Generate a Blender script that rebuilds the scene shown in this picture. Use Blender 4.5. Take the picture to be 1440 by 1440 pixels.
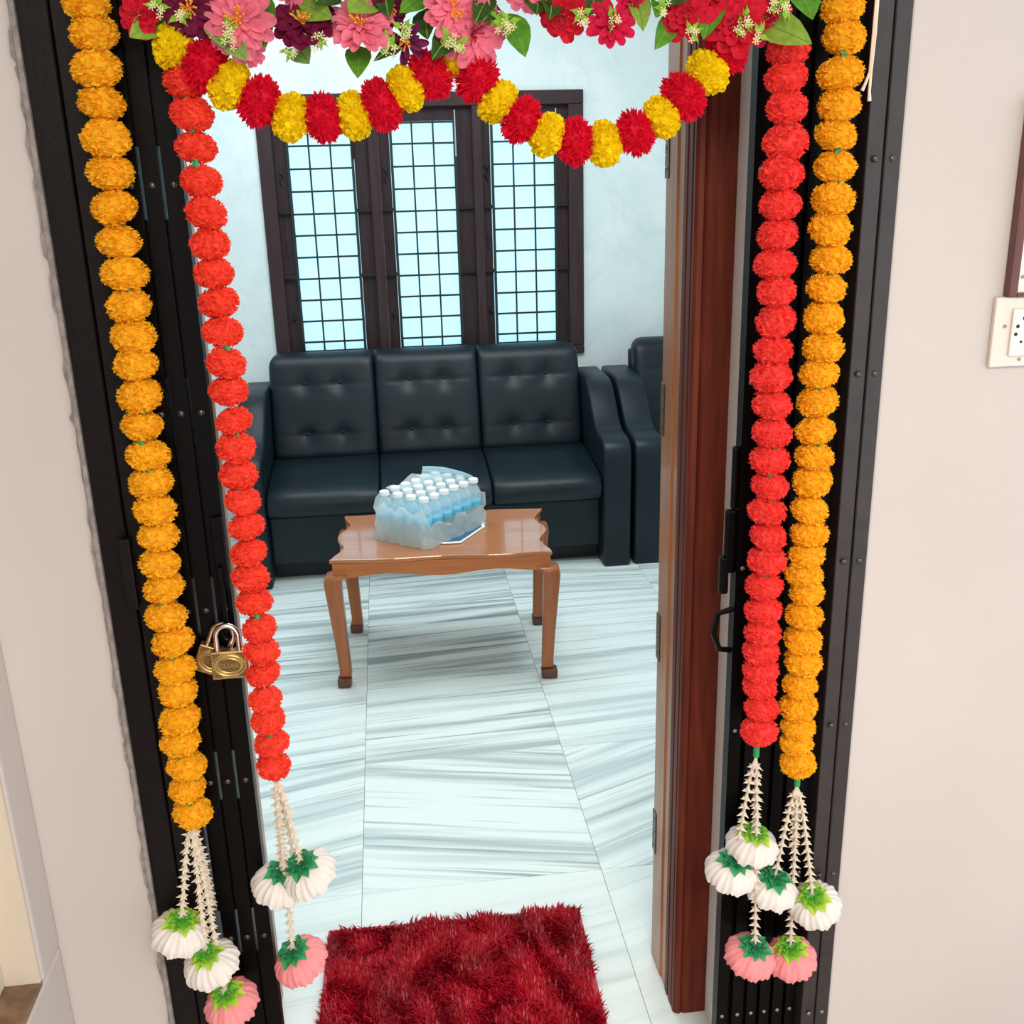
import bpy, bmesh, math, random
import numpy as np
from mathutils import Vector, Matrix, Euler
PI = math.pi
random.seed(7)
SC = bpy.context.scene
COL = SC.collection
for o in list(bpy.data.objects):
    bpy.data.objects.remove(o)

# ------------------------------------------------------------------ camera
# metres: X right, Y into the room, Z up, camera above the origin
CAM_H = 1.68
pitch, yaw, roll = math.radians(17.87), math.radians(6.55), math.radians(-1.549)
cy, sy, cp, sp = math.cos(yaw), math.sin(yaw), math.cos(pitch), math.sin(pitch)
fw = Vector((sy * cp, cy * cp, -sp)); rt = Vector((cy, -sy, 0)); dn = fw.cross(rt)
cr, sr = math.cos(roll), math.sin(roll)
rt2 = cr * rt - sr * dn; dn2 = sr * rt + cr * dn
cd = bpy.data.cameras.new('camera'); cam = bpy.data.objects.new('camera', cd); COL.objects.link(cam)
cd.sensor_width = 36.0; cd.lens = 36.0 * 1450 / 1440; cd.clip_start = 0.02
mw = Matrix((rt2, -dn2, -fw)).transposed().to_4x4(); mw.translation = (0, 0, CAM_H)
cam.matrix_world = mw
SC.camera = cam

# ------------------------------------------------------------------ light
SC.view_settings.view_transform = 'Standard'; SC.view_settings.look = 'None'
SC.view_settings.gamma = 1.0; SC.view_settings.use_curve_mapping = False
SC.view_settings.exposure = 0.80
w = bpy.data.worlds.new('world'); SC.world = w; w.use_nodes = True
bg = w.node_tree.nodes['Background']
bg.inputs[0].default_value = (0.92, 0.97, 1.0, 1); bg.inputs[1].default_value = 1.0


def area(name, loc, size, energy, col, rot=(0, 0, 0), sy_=None):
    l = bpy.data.lights.new(name, 'AREA'); l.energy = energy; l.color = col
    l.shape = 'RECTANGLE'; l.size = size; l.size_y = sy_ or size
    o = bpy.data.objects.new(name, l); COL.objects.link(o); o.location = loc; o.rotation_euler = rot
    return o


area('ceiling_lamp', (0.6, 3.4, 2.86), 1.3, 28, (0.93, 0.98, 1.0))
area('ceiling_lamp', (-0.6, 4.3, 2.86), 0.8, 9, (0.93, 0.98, 1.0))
area('porch_lamp', (0.25, -1.0, 2.62), 1.1, 56, (1.0, 0.86, 0.72))


# ------------------------------------------------------------------ materials
def new_mat(name):
    m = bpy.data.materials.new(name); m.use_nodes = True
    nt = m.node_tree; return m, nt, nt.nodes['Principled BSDF']


def mat(name, col, rough=0.5, metal=0.0, noise=0.0, nscale=20.0, bump=0.0, bscale=200.0, coat=0.0,
        col2=None, spec=None, sss=0.0, stretch=(1, 1, 1), sheen=0.0):
    m, nt, b = new_mat(name)
    b.inputs['Base Color'].default_value = (*col, 1); b.inputs['Roughness'].default_value = rough
    b.inputs['Metallic'].default_value = metal; b.inputs['Coat Weight'].default_value = coat
    if spec is not None: b.inputs['Specular IOR Level'].default_value = spec
    if sheen: b.inputs['Sheen Weight'].default_value = sheen
    tc = nt.nodes.new('ShaderNodeTexCoord')
    mp = nt.nodes.new('ShaderNodeMapping'); mp.inputs['Scale'].default_value = stretch
    nt.links.new(tc.outputs['Object'], mp.inputs[0])
    if noise or col2:
        n = nt.nodes.new('ShaderNodeTexNoise'); n.inputs['Scale'].default_value = nscale
        n.inputs['Detail'].default_value = 5
        nt.links.new(mp.outputs[0], n.inputs['Vector'])
        r = nt.nodes.new('ShaderNodeValToRGB')
        c2 = col2 or tuple(c * (1 - noise) for c in col)
        r.color_ramp.elements[0].position = 0.35; r.color_ramp.elements[1].position = 0.65
        r.color_ramp.elements[0].color = (*c2, 1); r.color_ramp.elements[1].color = (*col, 1)
        nt.links.new(n.outputs['Fac'], r.inputs[0]); nt.links.new(r.outputs[0], b.inputs['Base Color'])
    if bump:
        n2 = nt.nodes.new('ShaderNodeTexNoise'); n2.inputs['Scale'].default_value = bscale
        n2.inputs['Detail'].default_value = 3
        nt.links.new(mp.outputs[0], n2.inputs['Vector'])
        bp = nt.nodes.new('ShaderNodeBump'); bp.inputs['Strength'].default_value = bump
        bp.inputs['Distance'].default_value = 0.002
        nt.links.new(n2.outputs['Fac'], bp.inputs['Height']); nt.links.new(bp.outputs[0], b.inputs['Normal'])
    return m


def petal_mat(name, col, trans=0.35, dark=0.75):
    m, nt, b = new_mat(name)
    b.inputs['Roughness'].default_value = 0.7; b.inputs['Specular IOR Level'].default_value = 0.2
    tc = nt.nodes.new('ShaderNodeTexCoord')
    n = nt.nodes.new('ShaderNodeTexNoise'); n.inputs['Scale'].default_value = 120
    nt.links.new(tc.outputs['Object'], n.inputs['Vector'])
    r = nt.nodes.new('ShaderNodeValToRGB')
    r.color_ramp.elements[0].position = 0.3; r.color_ramp.elements[1].position = 0.7
    r.color_ramp.elements[0].color = (*[c * dark for c in col], 1); r.color_ramp.elements[1].color = (*col, 1)
    nt.links.new(n.outputs['Fac'], r.inputs[0]); nt.links.new(r.outputs[0], b.inputs['Base Color'])
    t = nt.nodes.new('ShaderNodeBsdfTranslucent'); nt.links.new(r.outputs[0], t.inputs['Color'])
    mx = nt.nodes.new('ShaderNodeMixShader'); mx.inputs[0].default_value = trans
    nt.links.new(b.outputs[0], mx.inputs[1]); nt.links.new(t.outputs[0], mx.inputs[2])
    nt.links.new(mx.outputs[0], nt.nodes['Material Output'].inputs[0])
    return m


def radial_mat(name, c_in, c_out, r0, r1):
    m, nt, b = new_mat(name); b.inputs['Roughness'].default_value = 0.6
    tc = nt.nodes.new('ShaderNodeTexCoord')
    l = nt.nodes.new('ShaderNodeVectorMath'); l.operation = 'LENGTH'
    nt.links.new(tc.outputs['Object'], l.inputs[0])
    mr = nt.nodes.new('ShaderNodeMapRange'); mr.inputs[1].default_value = r0; mr.inputs[2].default_value = r1
    nt.links.new(l.outputs['Value'], mr.inputs[0])
    r = nt.nodes.new('ShaderNodeValToRGB')
    r.color_ramp.elements[0].color = (*c_in, 1); r.color_ramp.elements[1].color = (*c_out, 1)
    nt.links.new(mr.outputs[0], r.inputs[0]); nt.links.new(r.outputs[0], b.inputs['Base Color'])
    return m


def wood_mat(name, c1, c2, rough=0.25, axis=2, scale=6.0, coat=0.3):
    m, nt, b = new_mat(name)
    b.inputs['Roughness'].default_value = rough; b.inputs['Coat Weight'].default_value = coat
    b.inputs['Coat Roughness'].default_value = 0.07
    if coat == 0: b.inputs['Specular IOR Level'].default_value = 0.2
    tc = nt.nodes.new('ShaderNodeTexCoord'); mp = nt.nodes.new('ShaderNodeMapping')
    s = [14, 14, 14]; s[axis] = 0.8; mp.inputs['Scale'].default_value = s
    n = nt.nodes.new('ShaderNodeTexNoise'); n.inputs['Scale'].default_value = scale
    n.inputs['Detail'].default_value = 6; n.inputs['Distortion'].default_value = 0.6
    nt.links.new(tc.outputs['Object'], mp.inputs[0]); nt.links.new(mp.outputs[0], n.inputs['Vector'])
    r = nt.nodes.new('ShaderNodeValToRGB')
    r.color_ramp.elements[0].position = 0.3; r.color_ramp.elements[1].position = 0.7
    r.color_ramp.elements[0].color = (*c1, 1); r.color_ramp.elements[1].color = (*c2, 1)
    nt.links.new(n.outputs['Fac'], r.inputs[0]); nt.links.new(r.outputs[0], b.inputs['Base Color'])
    return m


def marble_floor_mat():
    # banded marble; the object colour carries the slab's own vein angle (r), seed (g) and band strength (b)
    m, nt, b = new_mat('banded marble'); N = nt.nodes.new; L = nt.links.new
    b.inputs['Roughness'].default_value = 0.2; b.inputs['Specular IOR Level'].default_value = 0.35
    tc = N('ShaderNodeTexCoord'); oi = N('ShaderNodeObjectInfo'); sep = N('ShaderNodeSeparateColor')
    L(oi.outputs['Color'], sep.inputs[0])
    an = N('ShaderNodeMath'); an.operation = 'MULTIPLY_ADD'; an.inputs[1].default_value = 2.0; an.inputs[2].default_value = -1.0
    L(sep.outputs[0], an.inputs[0])
    vr = N('ShaderNodeVectorRotate'); vr.rotation_type = 'Z_AXIS'
    L(tc.outputs['Object'], vr.inputs['Vector']); L(an.outputs[0], vr.inputs['Angle'])
    sd = N('ShaderNodeMath'); sd.operation = 'MULTIPLY'; sd.inputs[1].default_value = 37.0; L(sep.outputs[1], sd.inputs[0])
    cx = N('ShaderNodeCombineXYZ'); L(sd.outputs[0], cx.inputs[0]); L(sd.outputs[0], cx.inputs[1])
    ad = N('ShaderNodeVectorMath'); L(vr.outputs[0], ad.inputs[0]); L(cx.outputs[0], ad.inputs[1])
    outs = []
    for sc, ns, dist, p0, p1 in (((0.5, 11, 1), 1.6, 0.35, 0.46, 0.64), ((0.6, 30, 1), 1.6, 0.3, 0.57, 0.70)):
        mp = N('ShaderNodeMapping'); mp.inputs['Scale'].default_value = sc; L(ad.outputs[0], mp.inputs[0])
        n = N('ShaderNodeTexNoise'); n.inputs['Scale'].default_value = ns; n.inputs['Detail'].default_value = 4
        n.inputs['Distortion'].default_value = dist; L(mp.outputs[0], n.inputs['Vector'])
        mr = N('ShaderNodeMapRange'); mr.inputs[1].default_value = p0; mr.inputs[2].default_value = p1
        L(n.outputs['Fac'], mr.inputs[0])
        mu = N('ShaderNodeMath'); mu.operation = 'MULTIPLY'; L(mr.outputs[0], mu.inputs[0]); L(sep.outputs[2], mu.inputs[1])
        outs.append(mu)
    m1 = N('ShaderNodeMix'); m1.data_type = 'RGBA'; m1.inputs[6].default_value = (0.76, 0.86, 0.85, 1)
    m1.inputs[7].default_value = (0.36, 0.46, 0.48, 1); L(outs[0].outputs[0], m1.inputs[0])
    m2 = N('ShaderNodeMix'); m2.data_type = 'RGBA'; m2.inputs[7].default_value = (0.19, 0.26, 0.28, 1)
    L(m1.outputs[2], m2.inputs[6]); L(outs[1].outputs[0], m2.inputs[0])
    L(m2.outputs[2], b.inputs['Base Color'])
    return m


def marble_wall_mat():
    m, nt, b = new_mat('veined wall paint'); N = nt.nodes.new; L = nt.links.new
    b.inputs['Roughness'].default_value = 0.55
    tc = N('ShaderNodeTexCoord')
    n0 = N('ShaderNodeTexNoise'); n0.inputs['Scale'].default_value = 3.0; n0.inputs['Detail'].default_value = 6
    n0.inputs['Distortion'].default_value = 1.2
    L(tc.outputs['Object'], n0.inputs['Vector'])
    s = N('ShaderNodeMath'); s.operation = 'SUBTRACT'; s.inputs[1].default_value = 0.5; L(n0.outputs['Fac'], s.inputs[0])
    a = N('ShaderNodeMath'); a.operation = 'ABSOLUTE'; L(s.outputs[0], a.inputs[0])
    r = N('ShaderNodeMapRange'); r.inputs[1].default_value = 0.0; r.inputs[2].default_value = 0.03
    r.inputs[3].default_value = 0.13; r.inputs[4].default_value = 0.0; L(a.outputs[0], r.inputs[0])
    n1 = N('ShaderNodeTexNoise'); n1.inputs['Scale'].default_value = 5; n1.inputs['Detail'].default_value = 4
    L(tc.outputs['Object'], n1.inputs['Vector'])
    c0 = N('ShaderNodeValToRGB'); c0.color_ramp.elements[0].position = 0.35; c0.color_ramp.elements[1].position = 0.65
    c0.color_ramp.elements[0].color = (0.68, 0.80, 0.81, 1); c0.color_ramp.elements[1].color = (0.77, 0.86, 0.87, 1)
    L(n1.outputs['Fac'], c0.inputs[0])
    m1 = N('ShaderNodeMix'); m1.data_type = 'RGBA'; m1.inputs[7].default_value = (0.42, 0.50, 0.52, 1)
    L(r.outputs[0], m1.inputs[0]); L(c0.outputs[0], m1.inputs[6]); L(m1.outputs[2], b.inputs['Base Color'])
    return m


def film_mat(name, fac_clear, col, rough=0.15):
    m, nt, b = new_mat(name); N = nt.nodes.new; L = nt.links.new
    b.inputs['Base Color'].default_value = (*col, 1); b.inputs['Roughness'].default_value = rough
    t = N('ShaderNodeBsdfTransparent'); t.inputs[0].default_value = (0.93, 0.98, 1.0, 1)
    mx = N('ShaderNodeMixShader'); mx.inputs[0].default_value = fac_clear
    tl = N('ShaderNodeBsdfTranslucent'); tl.inputs[0].default_value = (*col, 1)
    m0 = N('ShaderNodeMixShader'); m0.inputs[0].default_value = 0.6; L(b.outputs[0], m0.inputs[1]); L(tl.outputs[0], m0.inputs[2])
    L(m0.outputs[0], mx.inputs[1]); L(t.outputs[0], mx.inputs[2]); L(mx.outputs[0], nt.nodes['Material Output'].inputs[0])
    return m


def pane_mat():
    m, nt, b = new_mat('frosted pane'); N = nt.nodes.new; L = nt.links.new
    b.inputs['Base Color'].default_value = (0.8, 0.95, 1, 1); b.inputs['Roughness'].default_value = 0.12
    tr = N('ShaderNodeBsdfTransparent'); tr.inputs[0].default_value = (0.74, 0.93, 1.0, 1)
    tl = N('ShaderNodeBsdfTranslucent'); tl.inputs[0].default_value = (0.70, 0.93, 1.0, 1)
    m1 = N('ShaderNodeMixShader'); m1.inputs[0].default_value = 0.45; L(tr.outputs[0], m1.inputs[1]); L(tl.outputs[0], m1.inputs[2])
    m2 = N('ShaderNodeMixShader'); m2.inputs[0].default_value = 0.12; L(m1.outputs[0], m2.inputs[1]); L(b.outputs[0], m2.inputs[2])
    L(m2.outputs[0], nt.nodes['Material Output'].inputs[0])
    return m


MT = dict(
    porch=mat('porch wall paint', (0.52, 0.472, 0.452), 0.75, noise=0.05, nscale=2.2, bump=0.12, bscale=60),
    reveal=mat('cream reveal paint', (0.60, 0.52, 0.42), 0.7, noise=0.06, nscale=3),
    sill=mat('brown sill stone', (0.26, 0.15, 0.09), 0.5, noise=0.5, nscale=30),
    white=mat('white paint', (0.80, 0.80, 0.78), 0.6, noise=0.04, nscale=4),
    inner=mat('pale room paint', (0.74, 0.83, 0.84), 0.6, noise=0.03, nscale=4),
    ceil=mat('ceiling white', (0.85, 0.88, 0.88), 0.7, noise=0.02, nscale=4),
    plaster=mat('grey rough plaster', (0.30, 0.27, 0.26), 0.9, noise=0.4, nscale=60, bump=0.6, bscale=120),
    grout=mat('pale grout', (0.52, 0.58, 0.58), 0.8, noise=0.1, nscale=40),
    slab=mat('porch slab', (0.55, 0.50, 0.45), 0.6, noise=0.2, nscale=12),
    marble=marble_floor_mat(), wallv=marble_wall_mat(), pane=pane_mat(),
    gate=mat('black gloss gate paint', (0.0016, 0.0010, 0.0011), 0.38, noise=0.2, nscale=30, spec=0.10),
    gframe=mat('dark brown frame paint', (0.0060, 0.0034, 0.0036), 0.45, noise=0.3, nscale=40, bump=0.15, bscale=150, spec=0.2),
    gframe_sheen=mat('grey sheen frame paint', (0.026, 0.019, 0.021), 0.42, noise=0.3, nscale=30, bump=0.2, bscale=120),  # grey of light reflected by the right post, painted into its base colour
    rivet=mat('gate rivet', (0.02, 0.018, 0.02), 0.2, spec=0.8),
    rivet2=mat('worn steel rivet', (0.25, 0.24, 0.24), 0.35, metal=0.7),
    jamb=wood_mat('red brown varnish', (0.075, 0.011, 0.006), (0.150, 0.028, 0.012), 0.5, coat=0.0),
    jamb_lit=wood_mat('room lit orange varnish', (0.30, 0.10, 0.026), (0.46, 0.175, 0.055), 0.35, coat=0.12),  # orange wood tone, brightened to paint in room light on the reveal
    table=wood_mat('table varnish', (0.36, 0.115, 0.028), (0.47, 0.165, 0.045), 0.3, axis=0, coat=1.0),
    apron=wood_mat('apron varnish', (0.40, 0.115, 0.022), (0.50, 0.155, 0.034), 0.35, axis=0, coat=0.1),
    tleg=wood_mat('table leg varnish', (0.28, 0.078, 0.018), (0.38, 0.115, 0.028), 0.35, axis=2, coat=0.15),
    foot=mat('worn leg foot', (0.12, 0.045, 0.025), 0.35, noise=0.3, nscale=40),
    wframe=wood_mat('window frame paint', (0.036, 0.020, 0.023), (0.056, 0.034, 0.038), 0.45, coat=0.0),
    wsash=wood_mat('window sash paint', (0.028, 0.017, 0.020), (0.046, 0.030, 0.034), 0.45, coat=0.0),
    grille=mat('green black grille iron', (0.006, 0.022, 0.026), 0.4),
    bolt=mat('dark bolt iron', (0.02, 0.018, 0.018), 0.4, metal=0.5),
    steel=mat('bright steel', (0.72, 0.66, 0.68), 0.18, metal=1.0),
    hinge=mat('dull brass hinge', (0.14, 0.12, 0.08), 0.4, metal=0.9),
    brass=mat('brass', (0.50, 0.34, 0.13), 0.32, metal=0.9, noise=0.25, nscale=60),
    brassd=mat('dark brass', (0.16, 0.09, 0.03), 0.45, metal=0.6),
    leather=mat('black leather', (0.0050, 0.0135, 0.0200), 0.42, noise=0.25, nscale=8, bump=0.05, bscale=350, coat=0.0, spec=0.32),
    button_and_shade=mat('leather seam', (0.004, 0.006, 0.008), 0.6),  # near black for the buttons and the painted shade under the seats
    orange=petal_mat('orange petals', (1.0, 0.56, 0.022), 0.4, 0.93),
    red=petal_mat('orange red petals', (1.0, 0.095, 0.052), 0.4, 0.9),
    redr=petal_mat('rose red petals', (1.0, 0.080, 0.068), 0.4, 0.88),
    crimsonp=petal_mat('crimson petals', (0.86, 0.008, 0.045), 0.4, 0.85),
    yellow=petal_mat('yellow petals', (1.0, 0.80, 0.008), 0.4, 0.93),
    bead=mat('green bead', (0.01, 0.26, 0.07), 0.4),
    cord=mat('cream cord', (0.75, 0.64, 0.50), 0.8),
    bud=petal_mat('cream buds', (0.80, 0.70, 0.57), 0.2, 0.85),
    wskirt=petal_mat('white skirt', (0.92, 0.88, 0.84), 0.35, 0.95),
    pskirt=petal_mat('pink skirt', (1.0, 0.42, 0.44), 0.4, 0.92),
    lime=radial_mat('lime calyx', (0.06, 0.34, 0.02), (0.48, 0.62, 0.03), 0.012, 0.034),
    green=radial_mat('green calyx', (0.006, 0.15, 0.06), (0.03, 0.36, 0.10), 0.010, 0.036),
    b_pink=petal_mat('pink bloom', (0.98, 0.25, 0.36), 0.35, 0.78),
    b_maroon=petal_mat('maroon bloom', (0.20, 0.006, 0.05), 0.3, 0.6),
    b_violet=petal_mat('violet bloom', (0.20, 0.02, 0.10), 0.3, 0.6),
    b_scarlet=petal_mat('scarlet bloom', (0.72, 0.010, 0.035), 0.3, 0.7),
    b_crimson=petal_mat('cerise bloom', (0.72, 0.012, 0.07), 0.3, 0.7),
    stamen=mat('orange stamen', (0.85, 0.32, 0.03), 0.6),
    stamenr=mat('red stamen', (0.45, 0.01, 0.02), 0.6),
    leaf0=petal_mat('light leaf', (0.28, 0.46, 0.06), 0.3, 0.7),
    leaf1=petal_mat('pale leaf', (0.28, 0.50, 0.13), 0.4, 0.8),
    leaf2=petal_mat('green leaf', (0.11, 0.34, 0.03), 0.3, 0.7),
    leaf3=petal_mat('dark leaf', (0.045, 0.12, 0.02), 0.3, 0.6),
    sprig=petal_mat('sprig green', (0.28, 0.55, 0.05), 0.3, 0.8),
    sprigb=petal_mat('sprig cream', (0.85, 0.80, 0.45), 0.3, 0.9),
    rugb=mat('rug backing', (0.32, 0.010, 0.030), 0.8),
    rugp=mat('rug pile', (0.46, 0.004, 0.018), 0.4, col2=(0.22, 0.001, 0.008), nscale=9, spec=0.35),
    rugt=mat('rug binding', (0.50, 0.055, 0.09), 0.7),
    bottle=film_mat('clear bottle plastic', 0.62, (0.88, 0.99, 1.0), 0.12),
    cap=mat('white cap', (0.86, 0.91, 0.92), 0.4),
    label=mat('cyan label', (0.10, 0.56, 0.82), 0.4),
    film=film_mat('shrink film', 0.36, (0.93, 1.0, 1.0), 0.2),
    film2=film_mat('crumpled film', 0.35, (0.60, 0.80, 0.86), 0.25),
    matblue=mat('blue crochet', (0.045, 0.16, 0.26), 0.8, noise=0.5, nscale=120, bump=0.5, bscale=300),
    matwhite=mat('white crochet', (0.82, 0.86, 0.86), 0.8),
    plate=mat('ivory plastic', (0.66, 0.60, 0.54), 0.4),
    plated=mat('socket plastic', (0.74, 0.69, 0.63), 0.35),
    hole=mat('black hole', (0.01, 0.008, 0.008), 0.7),
    board=wood_mat('board frame varnish', (0.07, 0.010, 0.008), (0.12, 0.022, 0.016), 0.35),
    screw=mat('screw', (0.30, 0.25, 0.22), 0.4, metal=0.6),
    creamf=mat('cream window frame', (0.56, 0.50, 0.42), 0.5),
    darkglass=mat('dark glass', (0.05, 0.02, 0.015), 0.1),
)


# ------------------------------------------------------------------ mesh helpers
class MB:
    def __init__(s): s.v = []; s.f = []

    def add(s, vs, fs):
        n = len(s.v); s.v += [tuple(v) for v in vs]; s.f += [tuple(i + n for i in f) for f in fs]; return s

    def box(s, x0, x1, y0, y1, z0, z1):
        return s.add([(x0, y0, z0), (x1, y0, z0), (x1, y1, z0), (x0, y1, z0), (x0, y0, z1), (x1, y0, z1), (x1, y1, z1), (x0, y1, z1)],
                     [(3, 2, 1, 0), (4, 5, 6, 7), (0, 1, 5, 4), (1, 2, 6, 5), (2, 3, 7, 6), (3, 0, 4, 7)])

    def prism(s, pts, a, b, axis='z'):
        # pts: closed 2D outline; extruded along axis from a to b
        def P(p, t): return (p[0], p[1], t) if axis == 'z' else ((t, p[0], p[1]) if axis == 'x' else (p[0], t, p[1]))
        n = len(pts)
        return s.add([P(p, a) for p in pts] + [P(p, b) for p in pts],
                     [tuple(range(n))[::-1], tuple(range(n, 2 * n))] + [(i, (i + 1) % n, n + (i + 1) % n, n + i) for i in range(n)])

    def tube(s, pts, r, n=8, caps=True):
        pts = [Vector(p) for p in pts]; rs = r if isinstance(r, (list, tuple)) else [r] * len(pts)
        vs = []; fs = []; prev = None
        for i, p in enumerate(pts):
            t = (pts[min(i + 1, len(pts) - 1)] - pts[max(i - 1, 0)]).normalized()
            if prev is None:
                a = Vector((0, 0, 1)) if abs(t.z) < 0.9 else Vector((1, 0, 0)); u = t.cross(a).normalized()
            else:
                u = (prev - t * prev.dot(t)).normalized()
            prev = u; v = t.cross(u)
            for k in range(n):
                an = 2 * PI * k / n; vs.append(p + (u * math.cos(an) + v * math.sin(an)) * rs[i])
        for i in range(len(pts) - 1):
            for k in range(n):
                fs.append((i * n + k, i * n + (k + 1) % n, (i + 1) * n + (k + 1) % n, (i + 1) * n + k))
        if caps:
            fs.append(tuple(range(n))[::-1]); fs.append(tuple(range((len(pts) - 1) * n, len(pts) * n)))
        return s.add(vs, fs)

    def lathe(s, prof, n=16, c=(0, 0, 0)):
        vs = []; fs = []
        for r, z in prof:
            for k in range(n):
                a = 2 * PI * k / n; vs.append((c[0] + r * math.cos(a), c[1] + r * math.sin(a), c[2] + z))
        for i in range(len(prof) - 1):
            for k in range(n):
                fs.append((i * n + k, i * n + (k + 1) % n, (i + 1) * n + (k + 1) % n, (i + 1) * n + k))
        fs.append(tuple(range(n))[::-1]); fs.append(tuple(range((len(prof) - 1) * n, len(prof) * n)))
        return s.add(vs, fs)

    def ball(s, c, r, seg=8, ring=5, sc=(1, 1, 1)):
        prof = [(max(r * math.sin(PI * i / ring), 1e-5), -r * math.cos(PI * i / ring)) for i in range(ring + 1)]
        m = MB().lathe(prof, seg)
        return s.add([(c[0] + v[0] * sc[0], c[1] + v[1] * sc[1], c[2] + v[2] * sc[2]) for v in m.v], m.f)

    def mesh(s, name, material, smooth=False, bevel=0.0, seg=2, angle=35, off=(0, 0, 0)):
        me = bpy.data.meshes.new(name)
        me.from_pydata([(v[0] - off[0], v[1] - off[1], v[2] - off[2]) for v in s.v], [], s.f)
        bm = bmesh.new(); bm.from_mesh(me)
        bmesh.ops.recalc_face_normals(bm, faces=bm.faces)
        if bevel:
            es = [e for e in bm.edges if len(e.link_faces) == 2 and e.calc_face_angle(0) > math.radians(angle)]
            bmesh.ops.bevel(bm, geom=es, offset=bevel, segments=seg, profile=0.5, affect='EDGES', clamp_overlap=True)
        if smooth:
            for f in bm.faces: f.smooth = True
            for e in bm.edges:
                if len(e.link_faces) == 2 and e.calc_face_angle(0) > math.radians(50): e.smooth = False
        bm.to_mesh(me); bm.free()
        me.materials.append(material)
        return me


WORLD = {}      # world offset of each thing and part whose mesh is given in world coordinates


def link(name, me, parent=None, loc=None, rot=None, scale=None):
    o = bpy.data.objects.new(name, me); COL.objects.link(o)
    if parent: o.parent = parent
    if loc is not None: o.location = loc
    if rot is not None: o.rotation_euler = rot
    if scale is not None: o.scale = scale
    return o


def part(name, mb, material, parent=None, label=None, **k):
    off = WORLD.get(parent, Vector((0, 0, 0)))
    o = link(name, mb.mesh(name, material, off=off, **k), parent)
    WORLD[o] = off
    if label: o['label'] = label
    return o


def thing(name, label, cat, loc=(0, 0, 0), group=None, local=False, rotz=0.0):
    o = bpy.data.objects.new(name, None); COL.objects.link(o); o.location = loc
    o.empty_display_size = 0.05; o.rotation_euler = (0, 0, rotz)
    o['label'] = label; o['category'] = cat
    if group: o['group'] = group
    WORLD[o] = Vector((0, 0, 0)) if local else Vector(loc)
    return o


def struct(name, mb=None, material=None, loc=(0, 0, 0), label=None, **k):
    if mb is None:
        o = bpy.data.objects.new(name, None); COL.objects.link(o); o.location = loc; WORLD[o] = Vector(loc)
    else:
        o = part(name, mb, material, **k)
    o['kind'] = 'structure'
    if label: o['label'] = label
    return o

# ================================================================== setting
YB = 5.15           # face of the back wall
RX0, RX1 = -1.9, 2.3
# floor base with single marble slabs
fl = struct('floor', MB().box(RX0, RX1, 1.50, YB + 0.1, -0.06, -0.012), MT['grout'])
tme = None
TS, TG = 0.605, 0.0010
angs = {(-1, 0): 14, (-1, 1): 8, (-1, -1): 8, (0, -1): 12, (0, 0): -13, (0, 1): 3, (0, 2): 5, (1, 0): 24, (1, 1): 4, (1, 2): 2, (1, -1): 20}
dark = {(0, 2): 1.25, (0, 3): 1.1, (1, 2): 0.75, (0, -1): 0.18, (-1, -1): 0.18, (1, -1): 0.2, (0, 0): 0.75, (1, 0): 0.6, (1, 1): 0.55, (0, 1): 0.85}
for c in range(-3, 4):
    for r in range(-1, 5):
        x0, y0 = -0.15 + TS * c, 2.184 + TS * r
        xa, xb = max(x0, RX0), min(x0 + TS, RX1); ya, yb = max(y0, 1.50), min(y0 + TS, YB)
        if xb - xa < 0.05 or yb - ya < 0.05: continue
        full = xb - xa > TS - 0.01 and yb - ya > TS - 0.01
        if full and tme: me = tme
        else:
            hx, hy = (xb - xa) / 2 - TG / 2, (yb - ya) / 2 - TG / 2
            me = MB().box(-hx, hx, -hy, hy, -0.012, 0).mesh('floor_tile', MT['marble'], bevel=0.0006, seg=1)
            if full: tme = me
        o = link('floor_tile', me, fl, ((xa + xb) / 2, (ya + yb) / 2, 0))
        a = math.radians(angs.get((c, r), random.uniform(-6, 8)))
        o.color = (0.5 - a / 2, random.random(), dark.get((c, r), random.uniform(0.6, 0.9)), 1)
struct('floor_porch', MB().box(-0.75, 2.3, -1.6, 1.495, -0.06, -0.004), MT['slab'])

# room shell
W = MB()
wx0, wx1, wz0, wz1 = -0.54, 0.975, 0.86, 2.07
W.box(RX0, wx0, YB, YB + 0.16, 0, 2.9).box(wx1, RX1, YB, YB + 0.16, 0, 2.9)
W.box(wx0, wx1, YB, YB + 0.16, 0, wz0).box(wx0, wx1, YB, YB + 0.16, wz1, 2.9)
struct('wall_back', W, MT['wallv'])
struct('wall_left', MB().box(RX0 - 0.12, RX0, 1.88, YB + 0.16, 0, 2.9), MT['inner'])
struct('wall_right', MB().box(RX1, RX1 + 0.12, 1.5, YB + 0.16, 0, 2.9), MT['inner'])
struct('ceiling', MB().box(RX0 - 0.12, RX1 + 0.12, 1.5, YB + 0.16, 2.9, 3.0), MT['ceil'])
# wall between porch and room, stepped around the gate
XL, XR = -0.447, 0.752      # outer opening (gate frame)
IL, IR = -0.385, 0.575      # inner opening (wooden frame)
W = MB()
W.box(-0.72, XL, 1.50, 1.62, 0, 2.9).box(XR, RX1, 1.50, 1.62, 0, 2.9).box(XL, XR, 1.50, 1.62, 2.05, 2.9)
wf = struct('wall_front', W, MT['porch'], bevel=0.004, seg=2)
W = MB()
W.box(RX0, IL, 1.62, 1.88, 0, 2.9).box(IR, RX1, 1.62, 1.88, 0, 2.9).box(IL, IR, 1.62, 1.88, 2.12, 2.9)
struct('wall_door', W, MT['white'], bevel=0.003, seg=2)
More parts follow.
